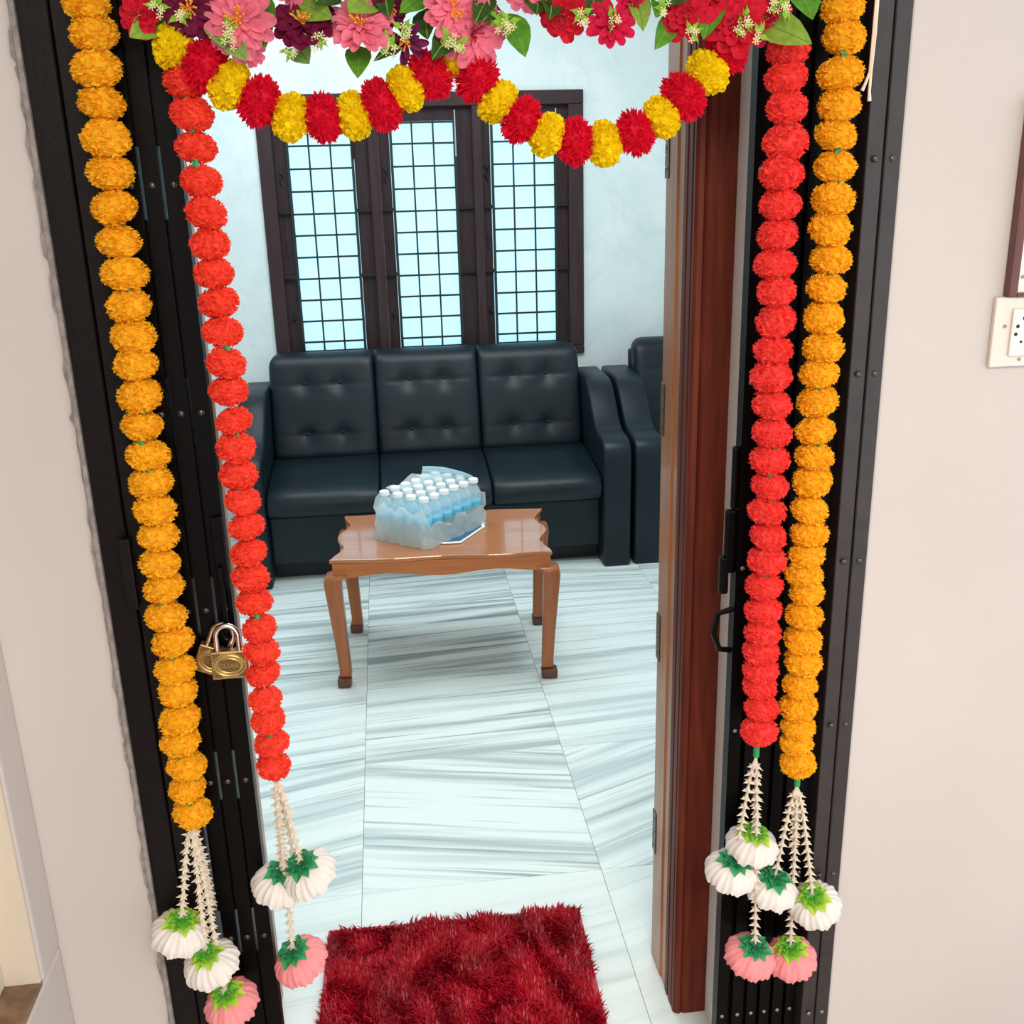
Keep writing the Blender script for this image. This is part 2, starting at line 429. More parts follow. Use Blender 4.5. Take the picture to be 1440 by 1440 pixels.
# ragged grey plaster along the left edge of the gate frame
pts = []; rn = random.Random(3); z = 0.0
while z < 2.05:
    pts.append((XL - 0.002 - rn.choice([0.0, 0.0015, 0.004, 0.006]) * rn.uniform(0.5, 1.1), z)); z += rn.uniform(0.006, 0.03)
out = [(XL + 0.002, 0.0)] + pts + [(XL + 0.002, z)]
part('plaster_edge', MB().prism(out, 1.4945, 1.503, 'y'), MT['plaster'], wf, 'ragged grey plaster beside the gate frame')
# porch: left wall with a window recess, roof slab
PX = -0.605
W = MB()
W.box(PX - 0.12, PX, -1.6, 1.50, 0, 0.485).box(PX - 0.12, PX, -1.6, 1.50, 1.75, 2.7)
W.box(PX - 0.12, PX, 1.412, 1.50, 0.485, 1.75).box(PX - 0.12, PX, -1.6, 0.35, 0.485, 1.75)
struct('wall_porch_left', W, MT['porch'], bevel=0.008, seg=3)
w2 = struct('window_2', loc=(PX, 0.9, 0.485))
part('sill', MB().box(PX - 0.075, PX - 0.001, 0.352, 1.410, 0.4855, 0.494), MT['sill'], w2, 'brown stone sill', bevel=0.002)
part('reveal_lining', MB().box(PX - 0.06, PX - 0.002, 1.404, 1.4118, 0.494, 1.7495), MT['reveal'], w2)
F = MB().box(PX - 0.10, PX - 0.055, 1.355, 1.404, 0.494, 1.7495).box(PX - 0.10, PX - 0.055, 0.352, 0.40, 0.494, 1.7495)
F.box(PX - 0.10, PX - 0.055, 0.40, 1.355, 0.494, 0.535).box(PX - 0.10, PX - 0.055, 0.40, 1.355, 1.70, 1.7495)
part('frame', F, MT['creamf'], w2, bevel=0.003)
part('pane', MB().box(PX - 0.085, PX - 0.08, 0.40, 1.355, 0.535, 1.70), MT['darkglass'], w2)
struct('ceiling_porch', MB().box(-0.75, 2.3, -1.6, 1.5, 2.7, 2.8), MT['white'])

# ------------------------------------------------------------------ wooden door frame and the leaf opened behind the wall
d1 = struct('door_1', loc=(0.1, 1.78, 0), label='varnished red brown wooden door frame with its leaf opened inwards')


def jamb_profile(m):
    p = [(0.574, 1.690), (0.528, 1.690), (0.524, 1.694), (0.520, 1.690), (0.512, 1.692), (0.507, 1.698), (0.507, 1.707), (0.512, 1.711), (0.507, 1.715),
         (0.507, 1.735), (0.511, 1.738), (0.511, 1.742), (0.507, 1.745), (0.507, 1.762), (0.512, 1.766), (0.574, 1.766)]
    return p if m > 0 else [(0.19 - x, y) for x, y in p]


for s, nm in ((1, 'right'), (-1, 'left')):
    part('jamb', MB().prism(jamb_profile(s), 0.001, 2.119), MT['jamb'], d1)
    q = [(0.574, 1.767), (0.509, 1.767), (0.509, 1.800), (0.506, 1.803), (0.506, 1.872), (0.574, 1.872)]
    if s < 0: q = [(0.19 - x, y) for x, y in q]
    part('rebate', MB().prism(q, 0.001, 2.119), MT['jamb_lit'], d1, 'orange brown rebate of the frame with room light painted in')
part('head', MB().box(-0.317, 0.507, 1.692, 1.872, 2.05, 2.119), MT['jamb'], d1, bevel=0.004)
for z in (0.33, 0.79, 1.26, 1.725):
    h = part('hinge', MB().box(0.5042, 0.5058, 1.852, 1.872, z - 0.05, z + 0.05), MT['hinge'], d1, bevel=0.0006, seg=1)
    k = MB()
    for j in range(5): k.tube([(0.5085, 1.877, z - 0.05 + j * 0.02), (0.5085, 1.877, z - 0.032 + j * 0.02)], 0.004, 8)
    part('knuckle', k, MT['hinge'], h)
    sc_ = MB()
    for dz in (-0.034, 0.0, 0.034): sc_.ball((0.5042, 1.862, z + dz), 0.003, 6, 4, (0.4, 1, 1))
    part('screw', sc_, MT['bolt'], h)
lf = part('leaf', MB().box(0.53, 1.33, 1.884, 1.914, 0.012, 2.05), MT['jamb'], d1, bevel=0.003)
for z0, z1 in ((0.15, 0.95), (1.08, 1.92)):
    for x0, x1 in ((0.62, 0.89), (0.97, 1.24)):
        part('panel', MB().box(x0, x1, 1.9135, 1.924, z0, z1), MT['jamb_lit'], lf, bevel=0.008, seg=2)

# ------------------------------------------------------------------ barred window
w1 = struct('window_1', loc=(0.22, YB, 0.86), label='dark framed three bay window with a square iron grille behind the sofa')
fy0, fy1 = YB - 0.018, YB + 0.085
part('frame_head', MB().box(-0.545, 0.98, fy0, fy1, 2.012, 2.075), MT['wframe'], w1, bevel=0.004)
part('frame_sill', MB().box(-0.545, 0.98, fy0, fy1, 0.835, 0.875), MT['wframe'], w1, bevel=0.004)
for x0, x1 in ((-0.545, -0.478), (-0.040, 0.008), (0.449, 0.494), (0.908, 0.98)):
    part('frame_post', MB().box(x0, x1, fy0 + 0.001, fy1, 0.875, 2.012), MT['wframe'], w1, bevel=0.005)
bays = ((-0.478, -0.040, -0.412, -0.115), (0.008, 0.449, 0.068, 0.366), (0.494, 0.908, 0.542, 0.844))
gz = [0.90, 0.945, 1.046, 1.147, 1.248, 1.349, 1.450, 1.548, 1.650, 1.751, 1.852, 1.945]
gme = MB().box(-0.5, 0.5, -0.004, 0.004, -0.0045, 0.0045).mesh('grille_bar', MT['grille'])
vme = MB().box(-0.0042, 0.0042, -0.003, 0.003, -0.5, 0.5).mesh('grille_upright', MT['grille'])
sme = MB().box(-0.5, 0.5, -0.008, 0.008, -0.009, 0.009).mesh('grille_stub', MT['bolt'], bevel=0.002, seg=1)
wo = WORLD[w1]
for bi, (a, b, c, d) in enumerate(bays):
    sy0, sy1 = fy0 + 0.035, fy0 + 0.072
    s = MB()
    zt, zb = 1.952, 0.885
    s.box(a + 0.0002, c - 0.008, sy0, sy1, 0.8752, 2.0118).box(d + 0.008, b - 0.0002, sy0, sy1, 0.8752, 2.0118)
    s.box(c - 0.008, d + 0.008, sy0, sy1, zt, 2.0118).box(c - 0.008, d + 0.008, sy0, sy1, 0.8752, zb)
    sash = part('sash', s, MT['wsash'], w1)
    part('pane', MB().box(c - 0.0075, d + 0.0075, sy0 + 0.014, sy0 + 0.019, zb + 0.0005, zt - 0.0005), MT['pane'], sash)
    gy = fy0 + 0.024
    for z in gz:
        link('grille_bar', gme, w1, Vector(((c + d) / 2, gy, z)) - wo, None, (d - c + 0.008, 1, 1))
    for t in (0, 1 / 3, 2 / 3, 1):
        link('grille_upright', vme, w1, Vector((c + (d - c) * t, gy - 0.007, 1.42)) - wo, None, (1.5 if t in (0, 1) else 1, 1, 1.07))
    for z in (1.257, 1.558):
        link('grille_stub', sme, w1, Vector(((a + c) / 2, gy, z)) - wo, None, (c - a - 0.004, 1, 1))
        link('grille_stub', sme, w1, Vector(((b + d) / 2, gy, z)) - wo, None, (b - d - 0.004, 1, 1))
    # stay hook, bolt and its knob on the hinge stile
    xs = (a + c) / 2 - 0.004
    hk = MB().tube([(xs - 0.008, sy0 - 0.006, 1.745), (xs + 0.008, sy0 - 0.008, 1.725), (xs - 0.006, sy0 - 0.01, 1.70), (xs + 0.006, sy0 - 0.01, 1.68)], 0.004, 6)
    hk.box(xs - 0.010, xs + 0.010, sy0 - 0.004, sy0, 1.735, 1.755)
    part('stay_hook', hk, MT['bolt'], sash)
    part('pull_handle', MB().box(xs - 0.004, xs + 0.008, sy0 - 0.008, sy0, 1.36, 1.43), MT['wsash'], sash, bevel=0.003)
    kb = MB().ball((xs + 0.002, sy0 - 0.009, 1.06), 0.010, 8, 6).box(xs - 0.006, xs + 0.010, sy0 - 0.003, sy0, 1.04, 1.09)
    part('latch_knob', kb, MT['bolt'], sash)
    part('tower_bolt', MB().tube([(d + 0.004, fy0 + 0.012, 1.79), (d + 0.004, fy0 + 0.012, 1.995)], 0.0045, 8), MT['steel'] if bi else MT['bolt'], sash)

# ================================================================== gate
gf = thing('gate_frame', 'dark painted angle iron frame lining the doorway around the folding gate', 'gate frame', (0.15, 1.52, 0))
part('left_channel', MB().box(XL + 0.001, -0.402, 1.497, 1.56, 0.001, 2.048), MT['gframe'], gf, bevel=0.0015, seg=1)
part('left_channel', MB().box(-0.401, -0.352, 1.502, 1.56, 0.001, 2.048), MT['gframe'], gf, bevel=0.0015, seg=1)
part('edge_angle', MB().box(XL + 0.0005, XL + 0.0065, 1.490, 1.4968, 0.001, 2.048), MT['plaster'], gf, 'dirty grey outer edge of the frame, its catch of light painted in')  # plaster grey paints in the light caught by this thin side
part('right_angle', MB().box(0.726, XR - 0.001, 1.494, 1.56, 0.001, 2.048), MT['gframe_sheen'], gf, bevel=0.0015, seg=1)
part('right_angle', MB().box(0.699, 0.7252, 1.497, 1.56, 0.001, 2.048), MT['gframe_sheen'], gf, bevel=0.0015, seg=1)
part('head_rail', MB().box(-0.351, 0.698, 1.502, 1.56, 1.99, 2.048), MT['gframe'], gf, bevel=0.0015, seg=1)
hd = MB().box(-0.410, -0.393, 1.474, 1.4815, 1.085, 1.195).box(-0.409, -0.394, 1.4815, 1.4968, 1.085, 1.10).box(-0.409, -0.394, 1.4815, 1.4968, 1.18, 1.195)
part('pull_handle', hd, MT['gframe'], gf, bevel=0.002)
rme = MB().ball((0, 0, 0), 0.0052, 8, 6, (1, 0.6, 1)).mesh('rivet', MT['rivet'], smooth=True)
rme2 = MB().ball((0, 0, 0), 0.004, 8, 6, (1, 0.6, 1)).mesh('rivet', MT['rivet2'], smooth=True)
ROWS = (1.685, 1.372, 1.065, 0.765, 0.46, 0.15)
for z in ROWS:
    for x in (0.712, 0.738): link('rivet', rme2 if z < 0.2 else rme, gf, Vector((x, 1.494, z + 0.01)) - WORLD[gf])


def channel(x0, x1, y0, y1, z0, z1, t=0.003):
    # folded steel channel open towards the room
    return [(x0, y0), (x1, y0), (x1, y1), (x1 - t, y1), (x1 - t, y0 + t), (x0 + t, y0 + t), (x0 + t, y1), (x0, y1)]


def gate(label, loc, bars, y0, rv, slit):
    g = thing('folding_gate', label, 'gate', loc)
    for x0, x1 in bars:
        part('gate_bar', MB().prism(channel(x0, x1, y0, y0 + 0.026, 0, 0), 0.02, 1.985), MT['gate'], g)
        for z in ROWS:
            link('rivet', rv if z > 0.2 or rv is rme2 else rme, g, Vector(((x0 + x1) / 2, y0 - 0.001, z)) - WORLD[g])
    x0, x1 = bars[0][0], bars[-1][1]
    if slit:                                  # pairs of folded scissor straps, open beside each rivet
        zs = [0.02] + [q for z in sorted(ROWS) for q in (z - 0.045, z + 0.05)] + [1.985]
        for i in range(0, len(zs), 2):
            part('lattice_backing', MB().box(x0 - 0.006, x1 - 0.004, y0 + 0.010, y0 + 0.020, zs[i], zs[i + 1]), MT['gate'], g)
    else:
        part('lattice_backing', MB().box(x0 + 0.004, x1, y0 + 0.012, y0 + 0.022, 0.02, 1.985), MT['gate'], g)  # one sheet added behind all bars to keep their gaps dark
    return g


gl = gate('left half of the black folding steel gate, pushed open beside the padlocks', (-0.30, 1.515, 0),
          ((-0.342, -0.3185), (-0.3140, -0.2910), (-0.2865, -0.2620)), 1.503, rme, True)
gr = gate('right half of the black folding steel gate, pushed open against the white reveal', (0.62, 1.53, 0),
          ((0.541, 0.562), (0.571, 0.592), (0.599, 0.618), (0.625, 0.644), (0.651, 0.670), (0.677, 0.694)), 1.522, rme2, False)
# hasp on the left half, receiver lugs on the right half
hs = MB().box(-0.279, -0.262, 1.492, 1.4975, 1.10, 1.215).box(-0.275, -0.268, 1.480, 1.488, 1.035, 1.14).box(-0.275, -0.268, 1.486, 1.503, 1.125, 1.14)
part('hasp', hs, MT['gate'], gl, bevel=0.0012)
part('hasp_loop', MB().tube([(-0.2715 + 0.008 * math.cos(t), 1.484, 1.034 + 0.012 * math.sin(t)) for t in np.linspace(0, 2 * PI, 13)], 0.003, 6), MT['gate'], gl)
rc = MB().box(0.522, 0.541, 1.524, 1.536, 1.055, 1.165).box(0.515, 0.530, 1.522, 1.538, 1.02, 1.085).box(0.530, 0.5405, 1.524, 1.536, 1.165, 1.27)
part('lock_receiver', rc, MT['gate'], gr, bevel=0.004)
part('lock_hook', MB().tube([(0.540, 1.53, 0.99), (0.515, 1.527, 0.985), (0.508, 1.527, 0.95), (0.520, 1.527, 0.92), (0.540, 1.53, 0.915)], 0.005, 6), MT['gate'], gr)


# ------------------------------------------------------------------ padlocks
def text_mesh(name, body, size, depth, material):
    cu = bpy.data.curves.new(name, 'FONT'); cu.body = body; cu.size = size; cu.extrude = depth
    cu.align_x = 'CENTER'; cu.align_y = 'CENTER'; cu.resolution_u = 2
    to = bpy.data.objects.new(name, cu); COL.objects.link(to)
    dg = bpy.context.evaluated_depsgraph_get(); dg.update()
    me = bpy.data.meshes.new_from_object(to.evaluated_get(dg))
    bpy.data.objects.remove(to); bpy.data.curves.remove(cu)
    me.materials.clear(); me.materials.append(material)
    return me


def padlock(label, loc, rot):
    p = thing('padlock', label, 'padlock', loc, 'brass padlocks on the gate hasp', local=True); p.rotation_euler = rot
    w_, h_, t_ = 0.027, 0.046, 0.0075
    part('body', MB().box(-w_, w_, -t_, t_, -h_, 0), MT['brass'], p, bevel=0.002, seg=2)
    part('shackle', MB().tube([(-0.0165, 0, -0.004), (-0.0165, 0, 0.022)] + [(-0.0165 * math.cos(t), 0, 0.022 + 0.0175 * math.sin(t)) for t in np.linspace(0.2, PI - 0.2, 11)] + [(0.0165, 0, 0.022), (0.0165, 0, -0.004)], 0.0042, 10), MT['steel'], p, smooth=True)
    yf = -t_ - 0.0002
    for sx in (-1, 1):
        for sz in (-1, 1):
            part('corner_recess', MB().prism([(sx * 0.0235, -0.023 + sz * 0.0195), (sx * 0.0235, -0.023 + sz * 0.006), (sx * 0.020, -0.023 + sz * 0.0125), (sx * 0.010, -0.023 + sz * 0.0195)], yf - 0.0003, yf, 'y'), MT['brassd'], p)
    el = lambda a, b, n=28: [(a * math.cos(t), -0.023 + b * math.sin(t)) for t in [2 * PI * i / n for i in range(n)]]
    part('oval', MB().prism(el(0.0165, 0.0115), yf - 0.0004, yf, 'y'), MT['brassd'], p)
    part('oval_rim', MB().tube([(x, yf - 0.0006, z) for x, z in el(0.0165, 0.0115)] + [(0.0165, yf - 0.0006, -0.023)], 0.0009, 6), MT['brass'], p)
    part('outer_rim', MB().tube([(x, yf - 0.0004, z) for x, z in el(0.0225, 0.0165)] + [(0.0225, yf - 0.0004, -0.023)], 0.0010, 6), MT['brass'], p)
    t = link('lettering', text_mesh('lettering', 'GLOBE', 0.0098, 0.0005, MT['brass']), p, (0, yf - 0.0009, -0.023), (PI / 2, 0, 0))
    WORLD[t] = Vector((0, 0, 0))
    return p


padlock('front brass padlock with bright shackle hanging straight on the gate hasp', (-0.2705, 1.470, 1.012), (0, 0, 0))
padlock('rear brass padlock tilted behind the straight one', (-0.288, 1.4865, 1.010), (0, math.radians(22), math.radians(-3)))

# ================================================================== garlands
# flower centres in metres: across, up
ORANGE_LEFT= [(-0.345, 1.901), (-0.341, 1.867), (-0.344, 1.826), (-0.344, 1.786), (-0.343, 1.743), (-0.345, 1.702), (-0.346, 1.658), (-0.346, 1.615), (-0.344, 1.574), (-0.344, 
1.531), (-0.344, 1.49), (-0.345, 1.452), (-0.346, 1.409), (-0.349, 1.366), (-0.346, 1.323), (-0.348, 1.284), (-0.347, 1.243), (-0.347, 1.204), (-0.351, 1.161), (-0.35, 1.122), 
(-0.352, 1.078), (-0.347, 1.037), (-0.35, 0.991), (-0.351, 0.953), (-0.353, 0.907), (-0.357, 0.868), (-0.353, 0.825), (-0.357, 0.783), (-0.354, 0.739)]
RED_LEFT= [(-0.236, 1.811), (-0.233, 1.771), (-0.233, 1.73), (-0.231, 1.688), (-0.229, 1.648), (-0.229, 1.608), (-0.228, 1.57), (-0.226, 1.531), (-0.225, 1.491), (-0.225, 1.448), 
(-0.226, 1.409), (-0.223, 1.366), (-0.224, 1.328), (-0.225, 1.288), (-0.223, 1.249), (-0.222, 1.209), (-0.223, 1.168), (-0.224, 1.13), (-0.223, 1.09), (-0.219, 1.048), (-0.22, 
1.01), (-0.222, 0.972), (-0.222, 0.929), (-0.222, 0.892), (-0.22, 0.851), (-0.221, 0.811)]
RED_RIGHT= [(0.56, 1.837), (0.559, 1.803), (0.562, 1.764), (0.564, 1.719), (0.559, 1.678), (0.561, 1.636), (0.56, 1.595), (0.558, 1.554), (0.561, 1.516), (0.563, 1.473), (0.561, 
1.431), (0.561, 1.392), (0.564, 1.349), (0.566, 1.306), (0.565, 1.264), (0.568, 1.222), (0.565, 1.181), (0.569, 1.14), (0.57, 1.099), (0.567, 1.057), (0.567, 1.016), (0.568, 
0.977), (0.567, 0.944), (0.568, 0.912), (0.569, 0.879), (0.573, 0.84), (0.571, 0.798)]
ORANGE_RIGHT= [(0.634, 1.889), (0.639, 1.852), (0.636, 1.805), (0.637, 1.766), (0.637, 1.727), (0.639, 1.685), (0.638, 1.642), (0.637, 1.601), (0.641, 1.558), (0.636, 1.518), 
(0.635, 1.475), (0.638, 1.431), (0.634, 1.393), (0.636, 1.35), (0.635, 1.305), (0.636, 1.264), (0.636, 1.225), (0.633, 1.18), (0.636, 1.14), (0.636, 1.104), (0.632, 1.071), 
(0.639, 1.04), (0.636, 1.001), (0.638, 0.957), (0.64, 0.918), (0.637, 0.877), (0.637, 0.837), (0.639, 0.798), (0.639, 0.767), (0.642, 0.73)]
SWAG = [(-0.244, 1.85, 'y'), (-0.208, 1.827, 'c'), (-0.181, 1.803, 'y'), (-0.145, 1.783, 'c'), (-0.107, 1.763, 'y'), (-0.066, 1.762, 'c'), (-0.027, 1.764, 'y'), (0.009, 1.776, 
'c'), (0.042, 1.795, 'y'), (0.075, 1.812, 'c'), (0.103, 1.83, 'y'), (0.136, 1.805, 'c'), (0.162, 1.778, 'y'), (0.192, 1.755, 'c'), (0.227, 1.735, 'y'), (0.265, 1.726, 'c'), 
(0.305, 1.722, 'y'), (0.346, 1.735, 'c'), (0.382, 1.754, 'y'), (0.411, 1.779, 'c'), (0.444, 1.809, 'y'), (0.47, 1.835, 'c')]
BLOOMS = [(-0.277, 1.882, 'scarlet', 0.026), (-0.216, 1.89, 'maroon', 0.036), (-0.157, 1.876, 'pink', 0.045), (-0.149, 1.842, 'pink', 0.019), (-0.08, 1.868, 'maroon', 0.039), 
(-0.01, 1.864, 'pink', 0.043), (0.027, 1.889, 'maroon', 0.024), (0.046, 1.85, 'violet', 0.028), (0.104, 1.885, 'pink', 0.038), (0.13, 1.859, 'pink', 0.043), (0.247, 1.878, 
'scarlet', 0.032), (0.308, 1.864, 'crimson', 0.032), (0.336, 1.892, 'crimson', 0.023), (0.41, 1.878, 'scarlet', 0.034), (0.473, 1.865, 'scarlet', 0.039), (0.517, 1.87, 'crimson', 
0.032), (0.45, 1.911, 'scarlet', 0.034), (0.2, 1.916, 'pink', 0.036), (-0.082, 1.922, 'pink', 0.036), (-0.185, 1.918, 'scarlet', 0.032)]
LEAVES = [(-0.254, 1.88, -0.291, 1.856, 0.032, 0), (-0.191, 1.878, -0.178, 1.84, 0.032, 1), (-0.179, 1.864, -0.15, 1.824, 0.032, 1), (-0.126, 1.908, -0.129, 1.84, 0.034, 2), 
(-0.098, 1.906, -0.042, 1.873, 0.041, 0), (0.004, 1.91, -0.025, 1.878, 0.047, 0), (-0.09, 1.846, -0.076, 1.823, 0.03, 1), (-0.014, 1.847, -0.018, 1.804, 0.032, 2), (0.038, 1.856, 
0.001, 1.823, 0.015, 3), (0.074, 1.89, 0.073, 1.849, 0.032, 3), (0.109, 1.869, 0.075, 1.824, 0.032, 3), (0.07, 1.905, 0.037, 1.877, 0.028, 2), (0.179, 1.883, 0.196, 1.827, 0.034, 
2), (0.22, 1.909, 0.21, 1.874, 0.041, 3), (0.235, 1.904, 0.224, 1.867, 0.032, 3), (0.294, 1.905, 0.278, 1.875, 0.043, 3), (0.346, 1.908, 0.347, 1.854, 0.028, 0), (0.376, 1.895, 
0.36, 1.868, 0.023, 2), (0.396, 1.878, 0.364, 1.834, 0.028, 2), (0.454, 1.906, 0.426, 1.843, 0.036, 2), (0.505, 1.872, 0.569, 1.836, 0.041, 0), (0.559, 1.914, 0.575, 1.867, 0.041, 
2), (-0.245, 1.913, -0.257, 1.888, 0.038, 2), (0.156, 1.906, 0.13, 1.863, 0.028, 3), (-0.118, 1.916, -0.162, 1.89, 0.034, 2), (0.111, 1.923, 0.073, 1.89, 0.038, 3), (0.165, 1.893, 
0.137, 1.865, 0.024, 3), (0.529, 1.904, 0.488, 1.876, 0.034, 2), (0.416, 1.913, 0.374, 1.882, 0.034, 3), (-0.042, 1.915, -0.067, 1.888, 0.038, 3), (-0.221, 1.918, -0.197, 1.882, 
0.034, 3), (0.022, 1.917, 0.026, 1.872, 0.028, 3)]
SPRIGS = [(-0.251, 1.889), (-0.228, 1.88), (-0.172, 1.864), (-0.17, 1.854), (-0.068, 1.848), (-0.062, 1.854), (0.017, 1.847), (0.024, 1.842), (0.041, 1.861), (0.099, 1.851), 
(0.11, 1.846), (0.162, 1.873), (0.174, 1.868), (0.167, 1.865), (0.267, 1.877), (0.307, 1.87), (0.375, 1.883), (0.409, 1.853), (0.476, 1.86), (0.483, 1.869), (0.499, 1.85), (0.518, 
1.888), (-0.096, 1.839), (0.533, 1.88)]


def pompom_mesh(name, material, seed, n=300, R=0.031, zs=0.78, spiky=0.0):
    rn = random.Random(seed); m = MB()
    m.ball((0, 0, 0), R * 0.86, 12, 8, (1, 1, zs))
    ga = PI * (3 - math.sqrt(5))
    for i in range(n):
        z = 1 - 2 * (i + 0.5) / n; r = math.sqrt(1 - z * z); a = ga * i + rn.uniform(-.2, .2)
        d = Vector((r * math.cos(a), r * math.sin(a), z + rn.uniform(-.08, .08))).normalized()
        t = d.cross(Vector((rn.uniform(-1, 1), rn.uniform(-1, 1), rn.uniform(-1, 1)))).normalized()
        q = d.cross(t)
        h = R * rn.uniform(0.90, 1.04); wd = R * rn.uniform(0.13, 0.20) * (1 - 0.4 * spiky)
        lean = (q * rn.uniform(-.3, .3) + t * rn.uniform(-.2, .2)) * R * 0.5
        b = d * R * 0.76
        c1 = b - t * wd * 0.5; c2 = b + t * wd * 0.5
        e = d * h + lean
        # ruffled petal: two folded faces with notched tip
        P = [c1, c2, e + t * wd + q * wd * rn.uniform(-.5, .5), e - d * R * (0.06 - 0.25 * spiky) + q * wd * 0.5, e - t * wd + q * wd * rn.uniform(-.5, .5)]
        m.add([(p.x, p.y, p.z * zs) for p in P], [(0, 1, 2, 3), (0, 3, 4)])
    me = m.mesh(name, material)
    return me


PM = {}
for k, mt, spk in (('orange', 'orange', 0), ('red', 'red', 0), ('redr', 'redr', 0), ('c', 'crimsonp', 1), ('y', 'yellow', .5)):
    PM[k] = [pompom_mesh('marigold_flower', MT[mt], hash_ * 7 + ord(k[0]), 300 if k not in 'cy' else 380, zs=0.80 if k not in 'cy' else 0.95, spiky=spk) for hash_ in range(3)]


def skirt_mesh(name, material, seed, R=0.045, H=0.040):
    # ruffled cloth bell hanging below its calyx; origin at the top
    rn = random.Random(seed); m = MB()
    for layer, (rr, hh) in enumerate(((1.0, 1.0), (0.86, 1.08), (0.66, 1.12))):
        NA, NR = 96, 7; ph = rn.uniform(0, 6); vs = []
        for j in range(NR + 1):
            t = j / NR
            for i in range(NA):
                a = 2 * PI * i / NA
                ruf = t ** 1.5 * (0.030 * math.sin(9 * a + ph) + 0.040 * math.sin(23 * a + 2 * ph))
                r = R * rr * (0.12 + 0.88 * math.sin(t * 1.75) ** 0.9) * (1 + ruf)
                zz = -H * hh * (t ** 1.6 * 0.92 + 0.02) + (0.003 * math.sin(9 * a + ph + 1.5) + 0.002 * math.sin(23 * a + ph) + rn.uniform(-.002, .002) * (j == NR)) * t
                vs.append((r * math.cos(a), r * math.sin(a), zz))
        m.add(vs, [(j * NA + i, j * NA + (i + 1) % NA, (j + 1) * NA + (i + 1) % NA, (j + 1) * NA + i) for j in range(NR) for i in range(NA)])
    return m.mesh(name, material, smooth=True)


def calyx_mesh(name, material, seed):
    rn = random.Random(seed); m = MB()
    for lay, (n, R, z0) in enumerate(((9, 0.033, -0.001), (8, 0.026, 0.003), (6, 0.016, 0.007))):
        for i in range(n):
            a = 2 * PI * (i + 0.5 * lay + rn.uniform(-.15, .15)) / n; r = R * rn.uniform(0.85, 1.08)
            d = Vector((math.cos(a), math.sin(a), 0)); s = Vector((-d.y, d.x, 0)); up = Vector((0, 0, 1))
            w_ = r * 0.36
            P = [d * 0.002 + up * z0, d * r * 0.55 + s * w_ + up * (z0 + 0.003), d * r * 0.55 + up * (z0 - 0.001), d * r * 0.55 - s * w_ + up * (z0 + 0.003), d * r + up * (z0 - 0.006 + 0.006 * lay)]
            m.add(P, [(0, 2, 1), (0, 3, 2), (1, 2, 4), (2, 3, 4)])
    return m.mesh(name, material)


SK = {'white': [skirt_mesh('hanging_flower', MT['wskirt'], s) for s in (1, 2)], 'pink': [skirt_mesh('hanging_flower', MT['pskirt'], s) for s in (3, 4)]}
CX = {'lime': calyx_mesh('calyx', MT['lime'], 1), 'green': calyx_mesh('calyx', MT['green'], 2)}


def strand(path, seed, step=0.0155):
    # cord threaded with tuberose-like buds, each flaring into pointed tips
    rn = random.Random(seed); m = MB().tube(path, 0.0017, 6)
    pts = [Vector(p) for p in path]; d = 0.0; nxt = 0.012
    for a, b in zip(pts[:-1], pts[1:]):
        L = (b - a).length; t = (b - a).normalized()
        u = t.cross(Vector((0, 1, 0))).normalized(); v = t.cross(u)
        while nxt < d + L:
            p = a + t * (nxt - d); n = 5; ph = rn.uniform(0, 6)
            ring0 = [p + (u * math.cos(2 * PI * k / n) + v * math.sin(2 * PI * k / n)) * 0.0020 for k in range(n)]
            q = p + t * 0.0125
            ring1 = [q + (u * math.cos(2 * PI * k / n + ph * 0) + v * math.sin(2 * PI * k / n)) * 0.0046 for k in range(n)]
            m.add(ring0 + ring1, [(k, (k + 1) % n, n + (k + 1) % n, n + k) for k in range(n)])
            for k in range(n):
                an = 2 * PI * (k + 0.5) / n; dd = u * math.cos(an) + v * math.sin(an)
                sd = -u * math.sin(an) + v * math.cos(an)
                tip = q + dd * rn.uniform(0.0085, 0.0125) + t * rn.uniform(-0.001, 0.004)
                m.add([q + dd * 0.0030 - sd * 0.0028, q + dd * 0.0030 + sd * 0.0028, tip, q - t * 0.005 + dd * 0.0036], [(0, 1, 2), (1, 3, 2), (3, 0, 2)])
            nxt += step * rn.uniform(0.9, 1.12)
        d += L
    return m


